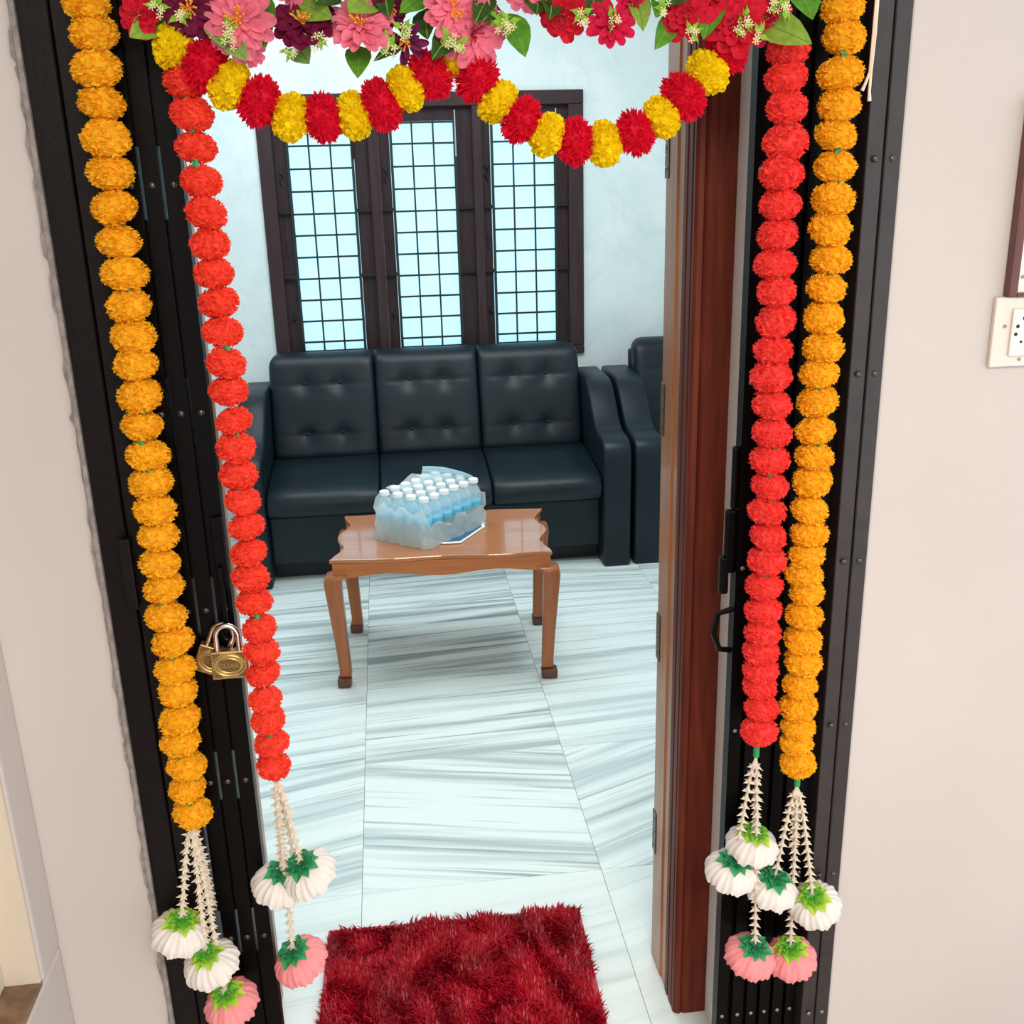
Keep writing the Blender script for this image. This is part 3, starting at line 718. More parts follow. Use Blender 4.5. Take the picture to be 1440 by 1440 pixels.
def garland(label, fl, key, tassel, seed, scale=1.0):
    rn = random.Random(seed); Y = 1.462
    g = thing('marigold_garland', label, 'garland', (fl[0][0], Y, 1.93), 'hanging marigold garlands')
    off = WORLD[g]
    top = tassel[0]
    pth = [(fl[0][0], Y + 0.012, 1.975)] + [(x, Y, z) for x, z in fl] + [(top[0], Y, top[1])]
    part('cord', MB().tube(pth, 0.0014, 6), MT['cord'], g)
    for i, (x, z) in enumerate(fl):
        gap = (fl[i][1] - fl[min(i + 1, len(fl) - 1)][1]) or 0.04
        s = scale * rn.uniform(0.95, 1.05)
        if i: s *= min(1.04, 0.86 + 0.14 * (fl[i - 1][1] - z) / 0.041)
        link('marigold_flower', rn.choice(PM[key]), g, Vector((x, Y + rn.uniform(-.003, .002), z)) - off,
             (rn.uniform(-.22, .22), rn.uniform(-.25, .25), rn.uniform(0, 6.3)), (s, s, s * rn.uniform(0.92, 1.05)))
        if i + 1 < len(fl) and rn.random() < 0.6:
            zm = (z + fl[i + 1][1]) / 2; xm = (x + fl[i + 1][0]) / 2
            link('green_bead', BEAD, g, Vector((xm + rn.uniform(-.004, .004), Y - 0.008, zm + 0.002)) - off, (rn.uniform(-.2, .2), rn.uniform(-.4, .4), 0))
    part('knot', MB().tube([(top[0], Y, top[1] + 0.020), (top[0], Y, top[1] - 0.004)], 0.0055, 8), MT['bead'] if tassel[3] else MT['bud'], g, bevel=0.001)
    ends = tassel[1]
    for i, (ex, ez, skc, cxc, yy, til) in enumerate(ends):
        a = Vector((top[0], Y, top[1])); b = Vector((ex, yy, ez + 0.006))
        mid = a.lerp(b, 0.45) + Vector(((ex - top[0]) * 0.10, 0, -0.004))
        path = [a, a.lerp(mid, 0.5) + Vector(((ex - top[0]) * 0.06, 0, 0)), mid, mid.lerp(b, 0.55), b]
        part('bud_string', strand(path, seed * 5 + i), MT['bud'], g)
        f = link('hanging_flower', SK[skc][i % 2], g, b - off, (til[0] + 0.03, til[1], rn.uniform(0, 6))); f.rotation_mode = 'ZYX'
        link('calyx', CX[cxc], f, (0, 0, 0.001))
    if tassel[2]:
        ex, ez = tassel[2]
        a = Vector((top[0], Y + 0.002, top[1])); b = Vector((ex, Y + 0.008, ez))
        part('bud_string', strand([a, a.lerp(b, 0.5) + Vector((0.003, 0.003, 0)), b], seed * 5 + 9), MT['bud'], g)
    return g


BEAD = MB().tube([(0, 0, -0.006), (0, 0, 0.006)], 0.0042, 6).mesh('green_bead', MT['bead'])
T0 = (0.25, 0.1)
garland('long orange marigold garland on the left gate post, white and pink tassel flowers', ORANGE_LEFT, 'orange',
        ((-0.358, 0.722), [(-0.391, 0.545, 'white', 'lime', 1.447, (0.15, 0.25, 0)), (-0.358, 0.482, 'white', 'lime', 1.440, (0.2, -0.15, 0)), (-0.338, 0.392, 'pink', 'lime', 1.445, (0.25, -0.2, 0))], (-0.345, 0.56), False), 1)
garland('orange red marigold garland hanging beside the padlocks over the left gate edge', RED_LEFT, 'red',
        ((-0.220, 0.792), [(-0.193, 0.628, 'white', 'green', 1.450, (0.25, -0.35, 0)), (-0.226, 0.605, 'white', 'green', 1.466, (0.1, 0.25, 0)), (-0.222, 0.455, 'pink', 'green', 1.455, (0.2, -0.35, 0))], (-0.207, 0.63), False), 2, 0.90)
garland('red marigold garland hanging over the right gate half beside the wooden jamb', RED_RIGHT, 'redr',
        ((0.569, 0.752), [(0.577, 0.588, 'white', 'lime', 1.468, (0.15, 0.1, 0)), (0.541, 0.540, 'white', 'green', 1.462, (0.2, 0.15, 0)), (0.580, 0.366, 'pink', 'green', 1.448, (0.25, 0.15, 0))], None, True), 3)
garland('orange marigold garland on the right, next to the post with painted grey sheen', ORANGE_RIGHT, 'orange',
        ((0.644, 0.688), [(0.615, 0.497, 'white', 'green', 1.462, (0.2, 0.1, 0)), (0.679, 0.462, 'white', 'lime', 1.445, (0.3, -0.35, 0)), (0.652, 0.341, 'pink', 'lime', 1.462, (0.2, -0.2, 0))], (0.648, 0.56), True), 4)

# scalloped swag of yellow and crimson pompoms
sw = thing('pompom_swag', 'scalloped string of alternating yellow and crimson pompoms across the doorway top', 'garland', (0.11, 1.447, 1.93))
off = WORLD[sw]; rn = random.Random(9)
pth = [(-0.275, 1.46, 1.90)] + [(x, 1.447, z) for x, z, c in SWAG] + [(0.50, 1.46, 1.90)]
part('cord', MB().tube(pth, 0.0015, 6), MT['cord'], sw)
part('tie_string', MB().tube([(0.103, 1.447, 1.83), (0.104, 1.452, 1.93)], 0.0013, 6), MT['cord'], sw)
for i, (x, z, c) in enumerate(SWAG):
    a = SWAG[max(i - 1, 0)]; b = SWAG[min(i + 1, len(SWAG) - 1)]
    ang = math.atan2(b[1] - a[1], b[0] - a[0])
    s = 0.72 if i == 10 else rn.uniform(0.93, 1.02)
    link('marigold_flower', PM[c][i % 3], sw, Vector((x, 1.447 + (0.006 if i == 10 else rn.uniform(-.003, .003)), z)) - off,
         (0, PI / 2 - ang + rn.uniform(-.1, .1), 0), (s, s, s * 0.84))

# ------------------------------------------------------------------ toran of cloth blooms and leaves
to = thing('flower_toran', 'garland of pink, red and maroon cloth blooms with green leaves along the top', 'garland', (0.13, 1.44, 1.93))
off = WORLD[to]; rn = random.Random(21)
part('cord', MB().tube([(-0.34, 1.45, 1.93), (-0.1, 1.45, 1.915), (0.13, 1.45, 1.91), (0.4, 1.45, 1.915), (0.63, 1.45, 1.93)], 0.005, 8), MT['leaf3'], to)


def bloom_mesh(kind, R, seed):
    rn = random.Random(seed); m = MB()
    cfg = dict(pink=((15, 1.0, .20, .33), (13, .80, .50, .32), (8, .5, .95, .32)), maroon=((12, 1.0, .15, .48), (10, .8, .45, .45), (6, .5, .9, .40)),
               violet=((7, 1.0, .1, .30), (6, .7, .5, .28)), scarlet=((9, 1.0, .1, .44), (9, .8, .45, .44), (8, .58, .85, .42), (5, .35, 1.2, .4)),
               crimson=((11, 1.0, .15, .36), (9, .75, .5, .34)))[kind]
    for lay, (n, rr, lift, wf_) in enumerate(cfg):
        for i in range(n):
            a = 2 * PI * (i + 0.5 * lay) / n + rn.uniform(-.12, .12); L = R * rr * rn.uniform(0.88, 1.08); li = lift + rn.uniform(-.15, .15)
            d = Vector((math.cos(a), math.sin(a), 0)); s = Vector((-d.y, d.x, 0)); up = Vector((0, 0, 1))
            rows = []
            for t, wv in ((0.06, .30), (0.40, .85), (0.72, 1.0), (0.92, .75), (1.0, .32)):
                c = d * (L * t * math.cos(li * (1 - 0.35 * t))) + up * (L * t * math.sin(li) * (1 - 0.5 * t) + 0.0012 * lay)
                w_ = L * wf_ * wv * 0.62
                cur = up * (0.10 * L * wv)
                rows.append((c - s * w_ + cur + up * rn.uniform(-.03, .03) * L, c - up * 0.02 * L, c + s * w_ + cur + up * rn.uniform(-.03, .03) * L))
            vs = [p for r_ in rows for p in r_]; fs = []
            for j in range(len(rows) - 1):
                fs += [(3 * j, 3 * j + 1, 3 * j + 4, 3 * j + 3), (3 * j + 1, 3 * j + 2, 3 * j + 5, 3 * j + 4)]
            m.add(vs, fs)
    return m.mesh('bloom', MT['b_' + kind], smooth=True)


def stamen_mesh(R, seed, material):
    rn = random.Random(seed); m = MB()
    for i in range(16):
        a = rn.uniform(0, 2 * PI); r = R * rn.uniform(0.10, 0.34); h = R * rn.uniform(0.35, 0.55)
        e = Vector((r * math.cos(a), r * math.sin(a), h)); m.tube([(0, 0, R * 0.05), e * 0.6 + Vector((0, 0, h * 0.12)), e], [0.0007, 0.0007, 0.0013], 4)
    m.ball((0, 0, R * 0.06), R * 0.12, 6, 4)
    return m.mesh('stamens', material)


def face(d, twist=0.0):
    return (Vector(d).to_track_quat('Z', 'Y').to_euler())


BF = {0: (-.2, -1, -.1)}
for i, (x, z, kind, R) in enumerate(BLOOMS):
    d = (rn.uniform(-.35, .35), -1, rn.uniform(-.55, .05))
    if i in (4, 5): d = (rn.uniform(-.1, .1), -0.80, 0.62)
    if i in (11,): d = (0, -0.9, 0.25)
    b = link('bloom', bloom_mesh(kind, R * 1.05, 100 + i), to, Vector((x, 1.432 - 0.006 * (i % 3), z)) - off, face(d))
    link('stamens', stamen_mesh(R, 200 + i, MT['stamenr'] if kind in ('scarlet', 'crimson') or i == 9 else MT['stamen']), b)
for i, (x0, z0, x1, z1, wd, k) in enumerate(LEAVES):
    a = Vector((x0, 1.450, z0)); b = Vector((x1, 1.420 - 0.010 * (i % 3), z1)); L = (b - a).length
    d = (b - a).normalized(); s = d.cross(Vector((rn.uniform(-.3, .3), -1, rn.uniform(-.2, .2)))).normalized(); up = s.cross(d)
    if up.y > 0: up = -up
    m = MB(); rows = []
    for t, wv in ((0, .08), (.12, .55), (.3, .92), (.5, 1), (.7, .80), (.88, .40), (1, .02)):
        c = a + d * (L * t) + up * (0.18 * L * math.sin(PI * t * 0.9)) * 0.6
        h = wd * 0.5 * wv * 1.05
        rows.append((c - s * h + up * h * 0.25, c - s * h * 0.5 + up * h * 0.05, c - up * h * 0.08, c + s * h * 0.5 + up * h * 0.05, c + s * h + up * h * 0.25))
    vs = [p for r_ in rows for p in r_]; fs = []
    for j in range(len(rows) - 1):
        for q in range(4): fs.append((5 * j + q, 5 * j + q + 1, 5 * j + q + 6, 5 * j + q + 5))
    m.add(vs, fs)
    lf_ = part('leaf', m, MT['leaf%d' % k], to, smooth=True)
    v = MB().tube([Vector(r_[2]) + up * 0.0006 for r_ in rows], [0.0009] * 6 + [0.0003], 4)
    part('midrib', v, MT['leaf1' if k in (0, 1) else 'leaf0'], lf_)
for i, (x, z) in enumerate(SPRIGS):
    c = Vector((x, 1.408 + rn.uniform(-.006, .006), z)); m = MB(); m2 = MB()
    for q in range(4):
        a = rn.uniform(0, 6.3); e = c + Vector((0.016 * math.cos(a), rn.uniform(-.006, .004), 0.016 * math.sin(a)))
        m.tube([c + Vector((0, 0.012, 0.004)), (c + e) / 2, e], 0.0006, 4)
        dd = (e - c).normalized(); s = dd.cross(Vector((0, 1, 0))).normalized()
        m.add([c, c + dd * 0.007 + s * 0.004, c + dd * 0.015 + Vector((0, -.002, 0)), c + dd * 0.007 - s * 0.004], [(0, 1, 2), (0, 2, 3)])
    for q in range(5):
        a = rn.uniform(0, 6.3); r = rn.uniform(0.002, 0.009); e = c + Vector((r * math.cos(a), rn.uniform(-.008, -.002), r * math.sin(a) - 0.004))
        for p in range(5):
            an = 2 * PI * p / 5; m2.add([e, e + Vector((0.0036 * math.cos(an - .5), -.001, 0.0036 * math.sin(an - .5))), e + Vector((0.0052 * math.cos(an), -.002, 0.0052 * math.sin(an)))], [(0, 1, 2)])
        m2.ball(e, 0.0012, 5, 3)
    sp_ = part('sprig', m, MT['sprig'], to)
    part('buds', m2, MT['sprigb'], sp_)

# ================================================================== furniture
def arm_profile(y0, zb=0.0):
    # side outline of a sofa arm: high at the back, swept down to a rounded front
    p = [(y0, zb), (y0 - 0.005, 0.30), (y0 - 0.008, 0.50), (y0 + 0.000, 0.545), (y0 + 0.025, 0.573), (y0 + 0.07, 0.588), (y0 + 0.15, 0.592)]
    for i in range(1, 10):
        t = i / 9; s = t * t * (3 - 2 * t)
        p.append((y0 + 0.15 + 0.30 * t, 0.592 + 0.188 * s))
    p += [(y0 + 0.52, 0.785), (y0 + 0.74, 0.785), (y0 + 0.76, 0.765), (y0 + 0.76, zb)]
    return p


def cushion_grid(nx, nz, fn):
    vs = [fn(i / nx, j / nz) for j in range(nz + 1) for i in range(nx + 1)]
    fs = [(j * (nx + 1) + i, j * (nx + 1) + i + 1, (j + 1) * (nx + 1) + i + 1, (j + 1) * (nx + 1) + i) for j in range(nz) for i in range(nx)]
    return vs, fs


def back_cushion(x0, x1, zb, zt, yb, yt, th, buttons, cl, cr):
    # pillow leaning back, tufted at its buttons; cl/cr: outer corner rounding on either side
    m = MB(); w_ = x1 - x0; H = zt - zb
    def front(u, v):
        x = x0 + w_ * u; z = zb + H * v
        ex = min(u, 1 - u) * w_; ez = min(v, 1 - v) * H
        e = lambda d, r: 0 if d > r else r - math.sqrt(max(r * r - (r - d) ** 2, 0))
        dep = e(ex, 0.012) * 0.8 + e(ex, 0.06) * 0.25 + e(ez, 0.055) * 0.9
        for bx, bz in buttons:
            r2 = ((x - bx) ** 2 + (z - bz) ** 2)
            dep += 0.017 * math.exp(-r2 / (2 * 0.030 ** 2))
        for bz in (buttons[0][1], buttons[-1][1]):
            inn = max(0.0, 1 - abs((x - (x0 + x1) / 2)) / (w_ * 0.46))
            dep += 0.004 * math.exp(-((z - bz) / 0.008) ** 2) * min(1, inn * 4)
        y = yb + (yt - yb) * v - 0.012 * math.sin(PI * v) + dep
        # rounded outer corners
        for side, on in ((0, cl), (1, cr)):
            if on:
                dx = (x - x0) if side == 0 else (x1 - x)
                for dz, sg in ((zt - z, -1), (z - zb, 1)):
                    R = 0.055
                    if dx < R and dz < R:
                        k = math.hypot(R - dx, R - dz)
                        if k > R:
                            f = R / k; dx2 = R - (R - dx) * f
                            x = x0 + dx2 if side == 0 else x1 - dx2; z = (zt - (R - (R - dz) * f)) if sg < 0 else (zb + (R - (R - dz) * f))
        return (x, y, z)
    NX, NZ = 44, 44
    vs, fs = cushion_grid(NX, NZ, front); n = len(vs)
    back = [(x, yb + (yt - yb) * (z - zb) / H + th, z) for x, y, z in vs]
    bd = [i for i in range(NX)] + [j * (NX + 1) + NX for j in range(NZ)] + [NZ * (NX + 1) + NX - i for i in range(NX)] + [(NZ - j) * (NX + 1) for j in range(NZ)]
    fs2 = [(bd[k], bd[(k + 1) % len(bd)], n + bd[(k + 1) % len(bd)], n + bd[k]) for k in range(len(bd))]
    m.add(vs + back, fs + [tuple(i + n for i in f[::-1]) for f in fs] + fs2)
    return m, front


def seat_cushion(x0, x1, yf, yb, zf, zk, th, ol, orr):
    # waterfall front cushion
    prof = [(yf + 0.035, zf - th), (yf + 0.008, zf - th + 0.018), (yf, zf - th * 0.5), (yf + 0.008, zf - 0.028), (yf + 0.035, zf - 0.004), (yf + 0.075, zf + 0.006),
            (yf + 0.15, zf + 0.012), (yf + 0.30, (zf + zk) / 2 + 0.012), (yb - 0.03, zk), (yb, zk - 0.02), (yb, zf - th)]
    m = MB(); xs = []
    for i in range(13):
        t = i / 12; xs.append((x0 + (x1 - x0) * t, t))
    n = len(prof); vs = []
    cy_, cz_ = (yf + yb) / 2, zf - th * 0.6
    for x, t in xs:
        d = min(t, 1 - t) * (x1 - x0)
        r_ = 0.014; k = 0 if d > r_ else (r_ - math.sqrt(max(r_ * r_ - (r_ - d) ** 2, 0)))
        for y, z in prof:
            vs.append((x, y + k * 0.9 * (1 if y < cy_ else -1), z + k * (-1 if z > cz_ else 1)))
    # denser ends: move second rows close to the edge
    for col_, tt in ((1, 0.004), (2, 0.012), (10, -0.012), (11, -0.004)):
        for q in range(n):
            i = col_ * n + q; base = x0 + tt if tt > 0 else x1 + tt
            d = abs(tt); k = 0.014 - math.sqrt(max(0.014 ** 2 - (0.014 - d) ** 2, 0))
            y, z = prof[q]
            vs[i] = (base, y + k * 0.9 * (1 if y < cy_ else -1), z + k * (-1 if z > cz_ else 1))
    fs = [(c * n + q, c * n + (q + 1) % n, (c + 1) * n + (q + 1) % n, (c + 1) * n + q) for c in range(12) for q in range(n)]
    fs += [tuple(range(n))[::-1], tuple(range(12 * n, 13 * n))]
    return m.add(vs, fs)


bme = MB().ball((0, 0, 0), 0.010, 8, 6, (1, 0.5, 1)).mesh('button', MT['button_and_shade'], smooth=True)


def settee(name, label, cat, xa, xb, aw_l, aw_r, n, yf, ztop):
    s = thing(name, label, cat, ((xa + xb) / 2, yf + 0.4, 0))
    xi0, xi1 = xa + aw_l, xb - aw_r
    part('armrest', MB().prism(arm_profile(yf), xa, xi0, 'x'), MT['leather'], s, smooth=True, bevel=0.016, seg=3, angle=50)
    part('armrest', MB().prism(arm_profile(yf), xi1, xb, 'x'), MT['leather'], s, smooth=True, bevel=0.016, seg=3, angle=50)
    part('base', MB().box(xi0 + 0.001, xi1 - 0.001, yf + 0.075, yf + 0.70, 0.085, 0.305), MT['leather'], s, bevel=0.008)
    part('back_panel', MB().box(xi0 + 0.001, xi1 - 0.001, yf + 0.705, yf + 0.755, 0.02, ztop - 0.06), MT['leather'], s, bevel=0.01)
    part('under_shade', MB().box(xi0 + 0.002, xi1 - 0.002, yf + 0.15, yf + 0.70, 0.0, 0.085), MT['button_and_shade'], s)  # black block standing in for the deep shade under the base
    pw = (xi1 - xi0) / n
    for i in range(n):
        x0, x1 = xi0 + pw * i + 0.0015, xi0 + pw * (i + 1) - 0.0015
        part('seat_cushion', seat_cushion(x0, x1, yf + 0.005, yf + 0.53, 0.425, 0.462, 0.115, i == 0, i == n - 1), MT['leather'], s, smooth=True)
        c = (x0 + x1) / 2
        bt = [(c + sx * 0.083, z) for z in (0.79, 0.565) for sx in (-1, 1)]
        m, fr = back_cushion(x0, x1, 0.435, ztop, yf + 0.465, yf + 0.615, 0.085, bt, i == 0, i == n - 1)
        b = part('back_cushion', m, MT['leather'], s, smooth=True)
        for bx, bz in bt:
            p = fr((bx - x0) / (x1 - x0), (bz - 0.435) / (ztop - 0.435))
            link('button', bme, b, Vector((p[0], p[1] - 0.002, p[2])) - WORLD[s], (0.25, 0, 0))
    return s


settee('sofa', 'black leather three seat sofa with buttoned back below the window', 'sofa', -0.69, 1.028, 0.125, 0.125, 3, 4.285, 0.925)
settee('armchair', 'black leather armchair right of the sofa, half hidden by the wooden jamb', 'armchair', 1.045, 1.88, 0.135, 0.125, 1, 4.29, 0.925)

# ------------------------------------------------------------------ coffee table
ct = thing('coffee_table', 'varnished brown wooden coffee table with scalloped edge and curved legs', 'table', (0.150, 3.525, 0), local=True, rotz=math.radians(-4.0))
TX, TY = 0.380, 0.245


def scallop(ins=0.0, n=24):
    p = []
    for i in range(n):                         # front edge, left to right
        u = i / n; p.append((-TX + 2 * TX * u, -TY + 0.005 * math.cos(2 * PI * u * 2)))
    for i in range(n):
        u = i / n; p.append((TX - 0.010 + 0.016 * math.cos(2 * PI * u * 2) - 0.010, -TY + 2 * TY * u))
    for i in range(n):
        u = i / n; p.append((TX - 2 * TX * u, TY - 0.005 * math.cos(2 * PI * u * 2)))
    for i in range(n):
        u = i / n; p.append((-TX + 0.010 - 0.016 * math.cos(2 * PI * u * 2) + 0.010, TY - 2 * TY * u))
    return [(x * (1 - ins / TX), y * (1 - ins / TY)) for x, y in p]


part('tabletop', MB().prism(scallop(), 0.4605, 0.475), MT['table'], ct, bevel=0.003, seg=2, angle=60)
# apron: four boards with a waved lower edge
def wave_board(L, horizontal, c):
    pts = [(-L, 0.460), (L, 0.460)]
    for i in range(17):
        u = 1 - i / 16; pts.append((-L + 2 * L * u, 0.412 - 0.008 * math.cos(2 * PI * u * 2)))
    return MB().prism(pts, c - 0.011, c + 0.011, 'y' if horizontal else 'x')


for sg in (-1, 1):
    part('apron', wave_board(TX - 0.010, True, sg * (TY - 0.013)), MT['apron'], ct, bevel=0.0015, seg=1)
    part('apron', wave_board(TY - 0.028, False, sg * (TX - 0.034)), MT['apron'], ct, bevel=0.0015, seg=1)
for sx in (-1, 1):
    for sy2 in (-1, 1):
        rows = [(-0.020, 0.4210, .056), (0.012, 0.4190, .060), (0.022, 0.410, .060), (0.026, 0.392, .058), (0.024, 0.35, .054), (0.018, 0.27, .049), (0.010, 0.16, .043), (0.004, 0.07, .040), (0.004, 0.036, .042)]
        vs = []
        for j, (o_, z, w_) in enumerate(rows):
            cxx = sx * (TX - 0.028 + o_ * 0.8); cyy = sy2 * (TY - 0.024 + o_ * 0.5); h = w_ / 2
            zz = [z] * 4
            vs += [(cxx - h, cyy - h, z), (cxx + h, cyy - h, z), (cxx + h, cyy + h, z), (cxx - h, cyy + h, z)]
        rows_n = len(rows)
        fs = [(4 * j + k, 4 * j + (k + 1) % 4, 4 * j + 4 + (k + 1) % 4, 4 * j + 4 + k) for j in range(rows_n - 1) for k in range(4)]
        fs += [(0, 1, 2, 3), tuple(range(4 * rows_n - 4, 4 * rows_n))]
        l = part('leg', MB().add(vs, fs), MT['tleg'], ct, smooth=True, bevel=0.006, seg=2, angle=45)
        fx, fy = sx * (TX - 0.028), sy2 * (TY - 0.024)
        part('foot', MB().box(fx - 0.026 + sx * 0.006, fx + 0.026 + sx * 0.010, fy - 0.026 + sy2 * 0.010, fy + 0.026 + sy2 * 0.014, 0.0, 0.036), MT['foot'], l, 'darker worn foot', bevel=0.008, seg=3)

# ------------------------------------------------------------------ crochet mat, bottles and film on the table
TZ = 0.4752
mt_ = thing('crochet_mat', 'blue crochet table mat with white scalloped edge under the bottles', 'table mat', (0.13, 3.55, TZ))
oc = [(0.145, 3.397), (0.205, 3.394), (0.300, 3.545), (0.302, 3.60), (0.22, 3.69), (0.10, 3.70), (0.02, 3.62), (0.02, 3.52)]
part('centre', MB().prism(oc, TZ, TZ + 0.004), MT['matblue'], mt_)
ring = []
for a, b in zip(oc, oc[1:] + oc[:1]):
    for i in range(12): ring.append((a[0] + (b[0] - a[0]) * i / 12, a[1] + (b[1] - a[1]) * i / 12, TZ + 0.004))
e = MB()
for i, p in enumerate(ring): e.ball(p, 0.0062, 6, 4, (1, 1, 0.6))
part('edging', e, MT['matwhite'], mt_)


def bottle():
    b = thing('water_bottle', '', 'bottle', (0, 0, 0), 'shrink wrapped water bottles', local=True)
    prof = [(0.020, 0.0), (0.0255, 0.003)]
    for i in range(6):
        z = 0.010 + i * 0.0095; prof += [(0.0262, z), (0.0262, z + 0.004), (0.0248, z + 0.006), (0.0248, z + 0.008)]
    prof += [(0.0262, 0.070), (0.0262, 0.090)]
    for i in range(3):
        z = 0.093 + i * 0.009; prof += [(0.0248, z), (0.0262, z + 0.003), (0.0262, z + 0.006)]
    prof += [(0.024, 0.124), (0.019, 0.136), (0.0135, 0.146), (0.0125, 0.150), (0.0125, 0.153)]
    part('bottle_body', MB().lathe(prof, 14), MT['bottle'], b, smooth=True)
    part('label', MB().lathe([(0.0264, 0.0715), (0.0267, 0.0725), (0.0267, 0.088), (0.0264, 0.089)], 14), MT['label'], b, smooth=True)
    part('cap', MB().lathe([(0.0140, 0.1535), (0.0178, 0.1538), (0.0178, 0.166), (0.0165, 0.1685)], 14), MT['cap'], b, 'white screw cap', smooth=True)
    return b


def dup(o, loc, label, rz):
    c = o.copy(); COL.objects.link(c); c.location = loc; c['label'] = label; c.rotation_euler = (0, 0, rz)
    for ch in list(o.children):
        d = ch.copy(); COL.objects.link(d); d.parent = c
    return c


u = Vector((0.676, 0.737, 0)); v = Vector((-0.760, 0.650, 0)); base = Vector((0.087, 3.398, TZ + 0.0048))
proto = bottle()
rowname = ['first', 'second', 'third', 'fourth']
ordn = ['at near end', 'second from near end', 'third from near end', 'third from far end', 'second from far end', 'at far end']
for j in range(4):
    for i in range(6):
        p = base + u * (0.0555 * i) + v * (0.0585 * j) + Vector((random.uniform(-.0012, .0012), random.uniform(-.0012, .0012), 0))
        if not (i == 0 and j == 0): p += Vector((0, 0, 0))
        lab = 'white capped water bottle %s in the pack\'s %s row from the right' % (ordn[i], rowname[j])
        if (i, j) == (0, 0):
            proto.location = p; proto['label'] = lab
        else:
            dup(proto, p, lab, random.uniform(0, 6))
# film: loose torn sleeve round the pack
fm = thing('shrink_film', 'torn milky plastic film wrapped around the water bottles', 'packaging', tuple(base + u * 0.14 + v * 0.09))
rn = random.Random(5)
c4 = [base - u * 0.034 - v * 0.034, base + u * 0.313 - v * 0.034, base + u * 0.313 + v * 0.211, base - u * 0.034 + v * 0.211]
loop = []
for k in range(4):
    a, b = c4[k], c4[(k + 1) % 4]; a2, b2 = a.lerp(b, 0.07), a.lerp(b, 0.93)
    for i in range(18): loop.append(a2.lerp(b2, i / 17))
ctr = (c4[0] + c4[2]) / 2; NL = len(loop); m = MB(); vs = []; NZ = 9
hts = []
for i, p in enumerate(loop):
    side = i // 18; h = 0.118 + 0.010 * math.sin(i * 0.9) + rn.uniform(-.006, .006)
    if side == 3: h += 0.012
    if side == 2: h += 0.030
    if side == 0: h -= 0.046
    hts.append(h)
for j in range(NZ + 1):
    t = j / NZ
    for i, p in enumerate(loop):
        d = (p - ctr); d.z = 0; d.normalize()
        k = 0.004 * math.sin(i * 1.7 + j * 1.1) + rn.uniform(-.0020, .0030) + (0.010 * (1 - t) ** 3) + (0.004 if j == NZ else 0)
        q = p + d * k; vs.append((q.x, q.y, TZ + 0.002 + hts[i] * t))
m.add(vs, [(j * NL + i, j * NL + (i + 1) % NL, (j + 1) * NL + (i + 1) % NL, (j + 1) * NL + i) for j in range(NZ) for i in range(NL)])
part('sleeve', m, MT['film'], fm, smooth=True)
# crumpled bunch on the left shoulder and a rolled flap behind
m = MB(); vs = []
for j in range(9):
    for i in range(13):
        s_, t_ = i / 12, j / 8
        p = base + u * (0.05 + 0.25 * s_) + v * (0.13 + 0.085 * t_); z = TZ + 0.165 + 0.016 * math.sin(9 * s_ + 3 * t_) * t_ + rn.uniform(-.004, .004) - 0.010 * abs(t_ - 0.5)
        vs.append((p.x, p.y, z + 0.006))
m.add(vs, [(j * 13 + i, j * 13 + i + 1, (j + 1) * 13 + i + 1, (j + 1) * 13 + i) for j in range(8) for i in range(12)])
part('crumpled_top', m, MT['film'], fm, smooth=True)
ra = base + u * 0.19 + v * 0.16 + Vector((0, 0, 0.205)); rb = base + u * 0.30 + v * 0.02 + Vector((0, 0, 0.165))
pp = [ra.lerp(rb, t) + Vector((0, 0, 0.010 * math.sin(PI * t))) for t in np.linspace(0, 1, 9)]
part('rolled_flap', MB().tube(pp, [0.009, 0.010, 0.0095, 0.010, 0.009, 0.008, 0.008, 0.007, 0.005], 8), MT['film2'], fm, smooth=True)
m = MB()
for a, b in zip(pp[:-1], pp[1:]):
    dn_ = Vector((-0.012, -0.01, -0.045)); m.add([a, b, b + dn_, a + dn_], [(0, 1, 2, 3)])
part('flap_skirt', m, MT['film'], fm)

# ------------------------------------------------------------------ shaggy doormat
rg = thing('doormat', 'dark red shaggy doormat on the marble just inside the doorway', 'mat', (0.068, 1.86, 0.0003), local=True, rotz=math.radians(-1.2))
RXH, Y0, Y1 = 0.293, -0.300, 0.176
part('backing', MB().box(-RXH, RXH, Y0, Y1, 0.0, 0.008), MT['rugb'], rg)
bd = MB()
for x0, x1, y0, y1 in ((-RXH - 0.004, RXH + 0.004, Y1 - 0.004, Y1 + 0.005), (-RXH - 0.005, -RXH + 0.004, Y0, Y1 - 0.0042), (RXH - 0.004, RXH + 0.005, Y0, Y1 - 0.0042), (-RXH - 0.004, RXH + 0.004, Y0 - 0.005, Y0 - 0.0002)):
    part('binding', MB().box(x0, x1, y0, y1, 0.0, 0.013), MT['rugt'], rg, 'pinkish red bound edge', bevel=0.003)
NB = 26000
R_ = np.random.default_rng(4)
px = R_.uniform(-RXH + 0.003, RXH - 0.003, NB); py = R_.uniform(Y0 + 0.003, Y1 - 0.004, NB)
from mathutils import noise as MN
ang = np.array([MN.noise(Vector((x * 9, y * 9, 0.3))) for x, y in zip(px, py)]) * 7 + R_.normal(0, 0.8, NB); lean = R_.uniform(0.25, 1.0, NB); ln = R_.uniform(0.020, 0.034, NB)
dx, dy = np.cos(ang), np.sin(ang); wv = R_.uniform(0.0014, 0.0026, NB)
V = np.zeros((NB, 5, 3))
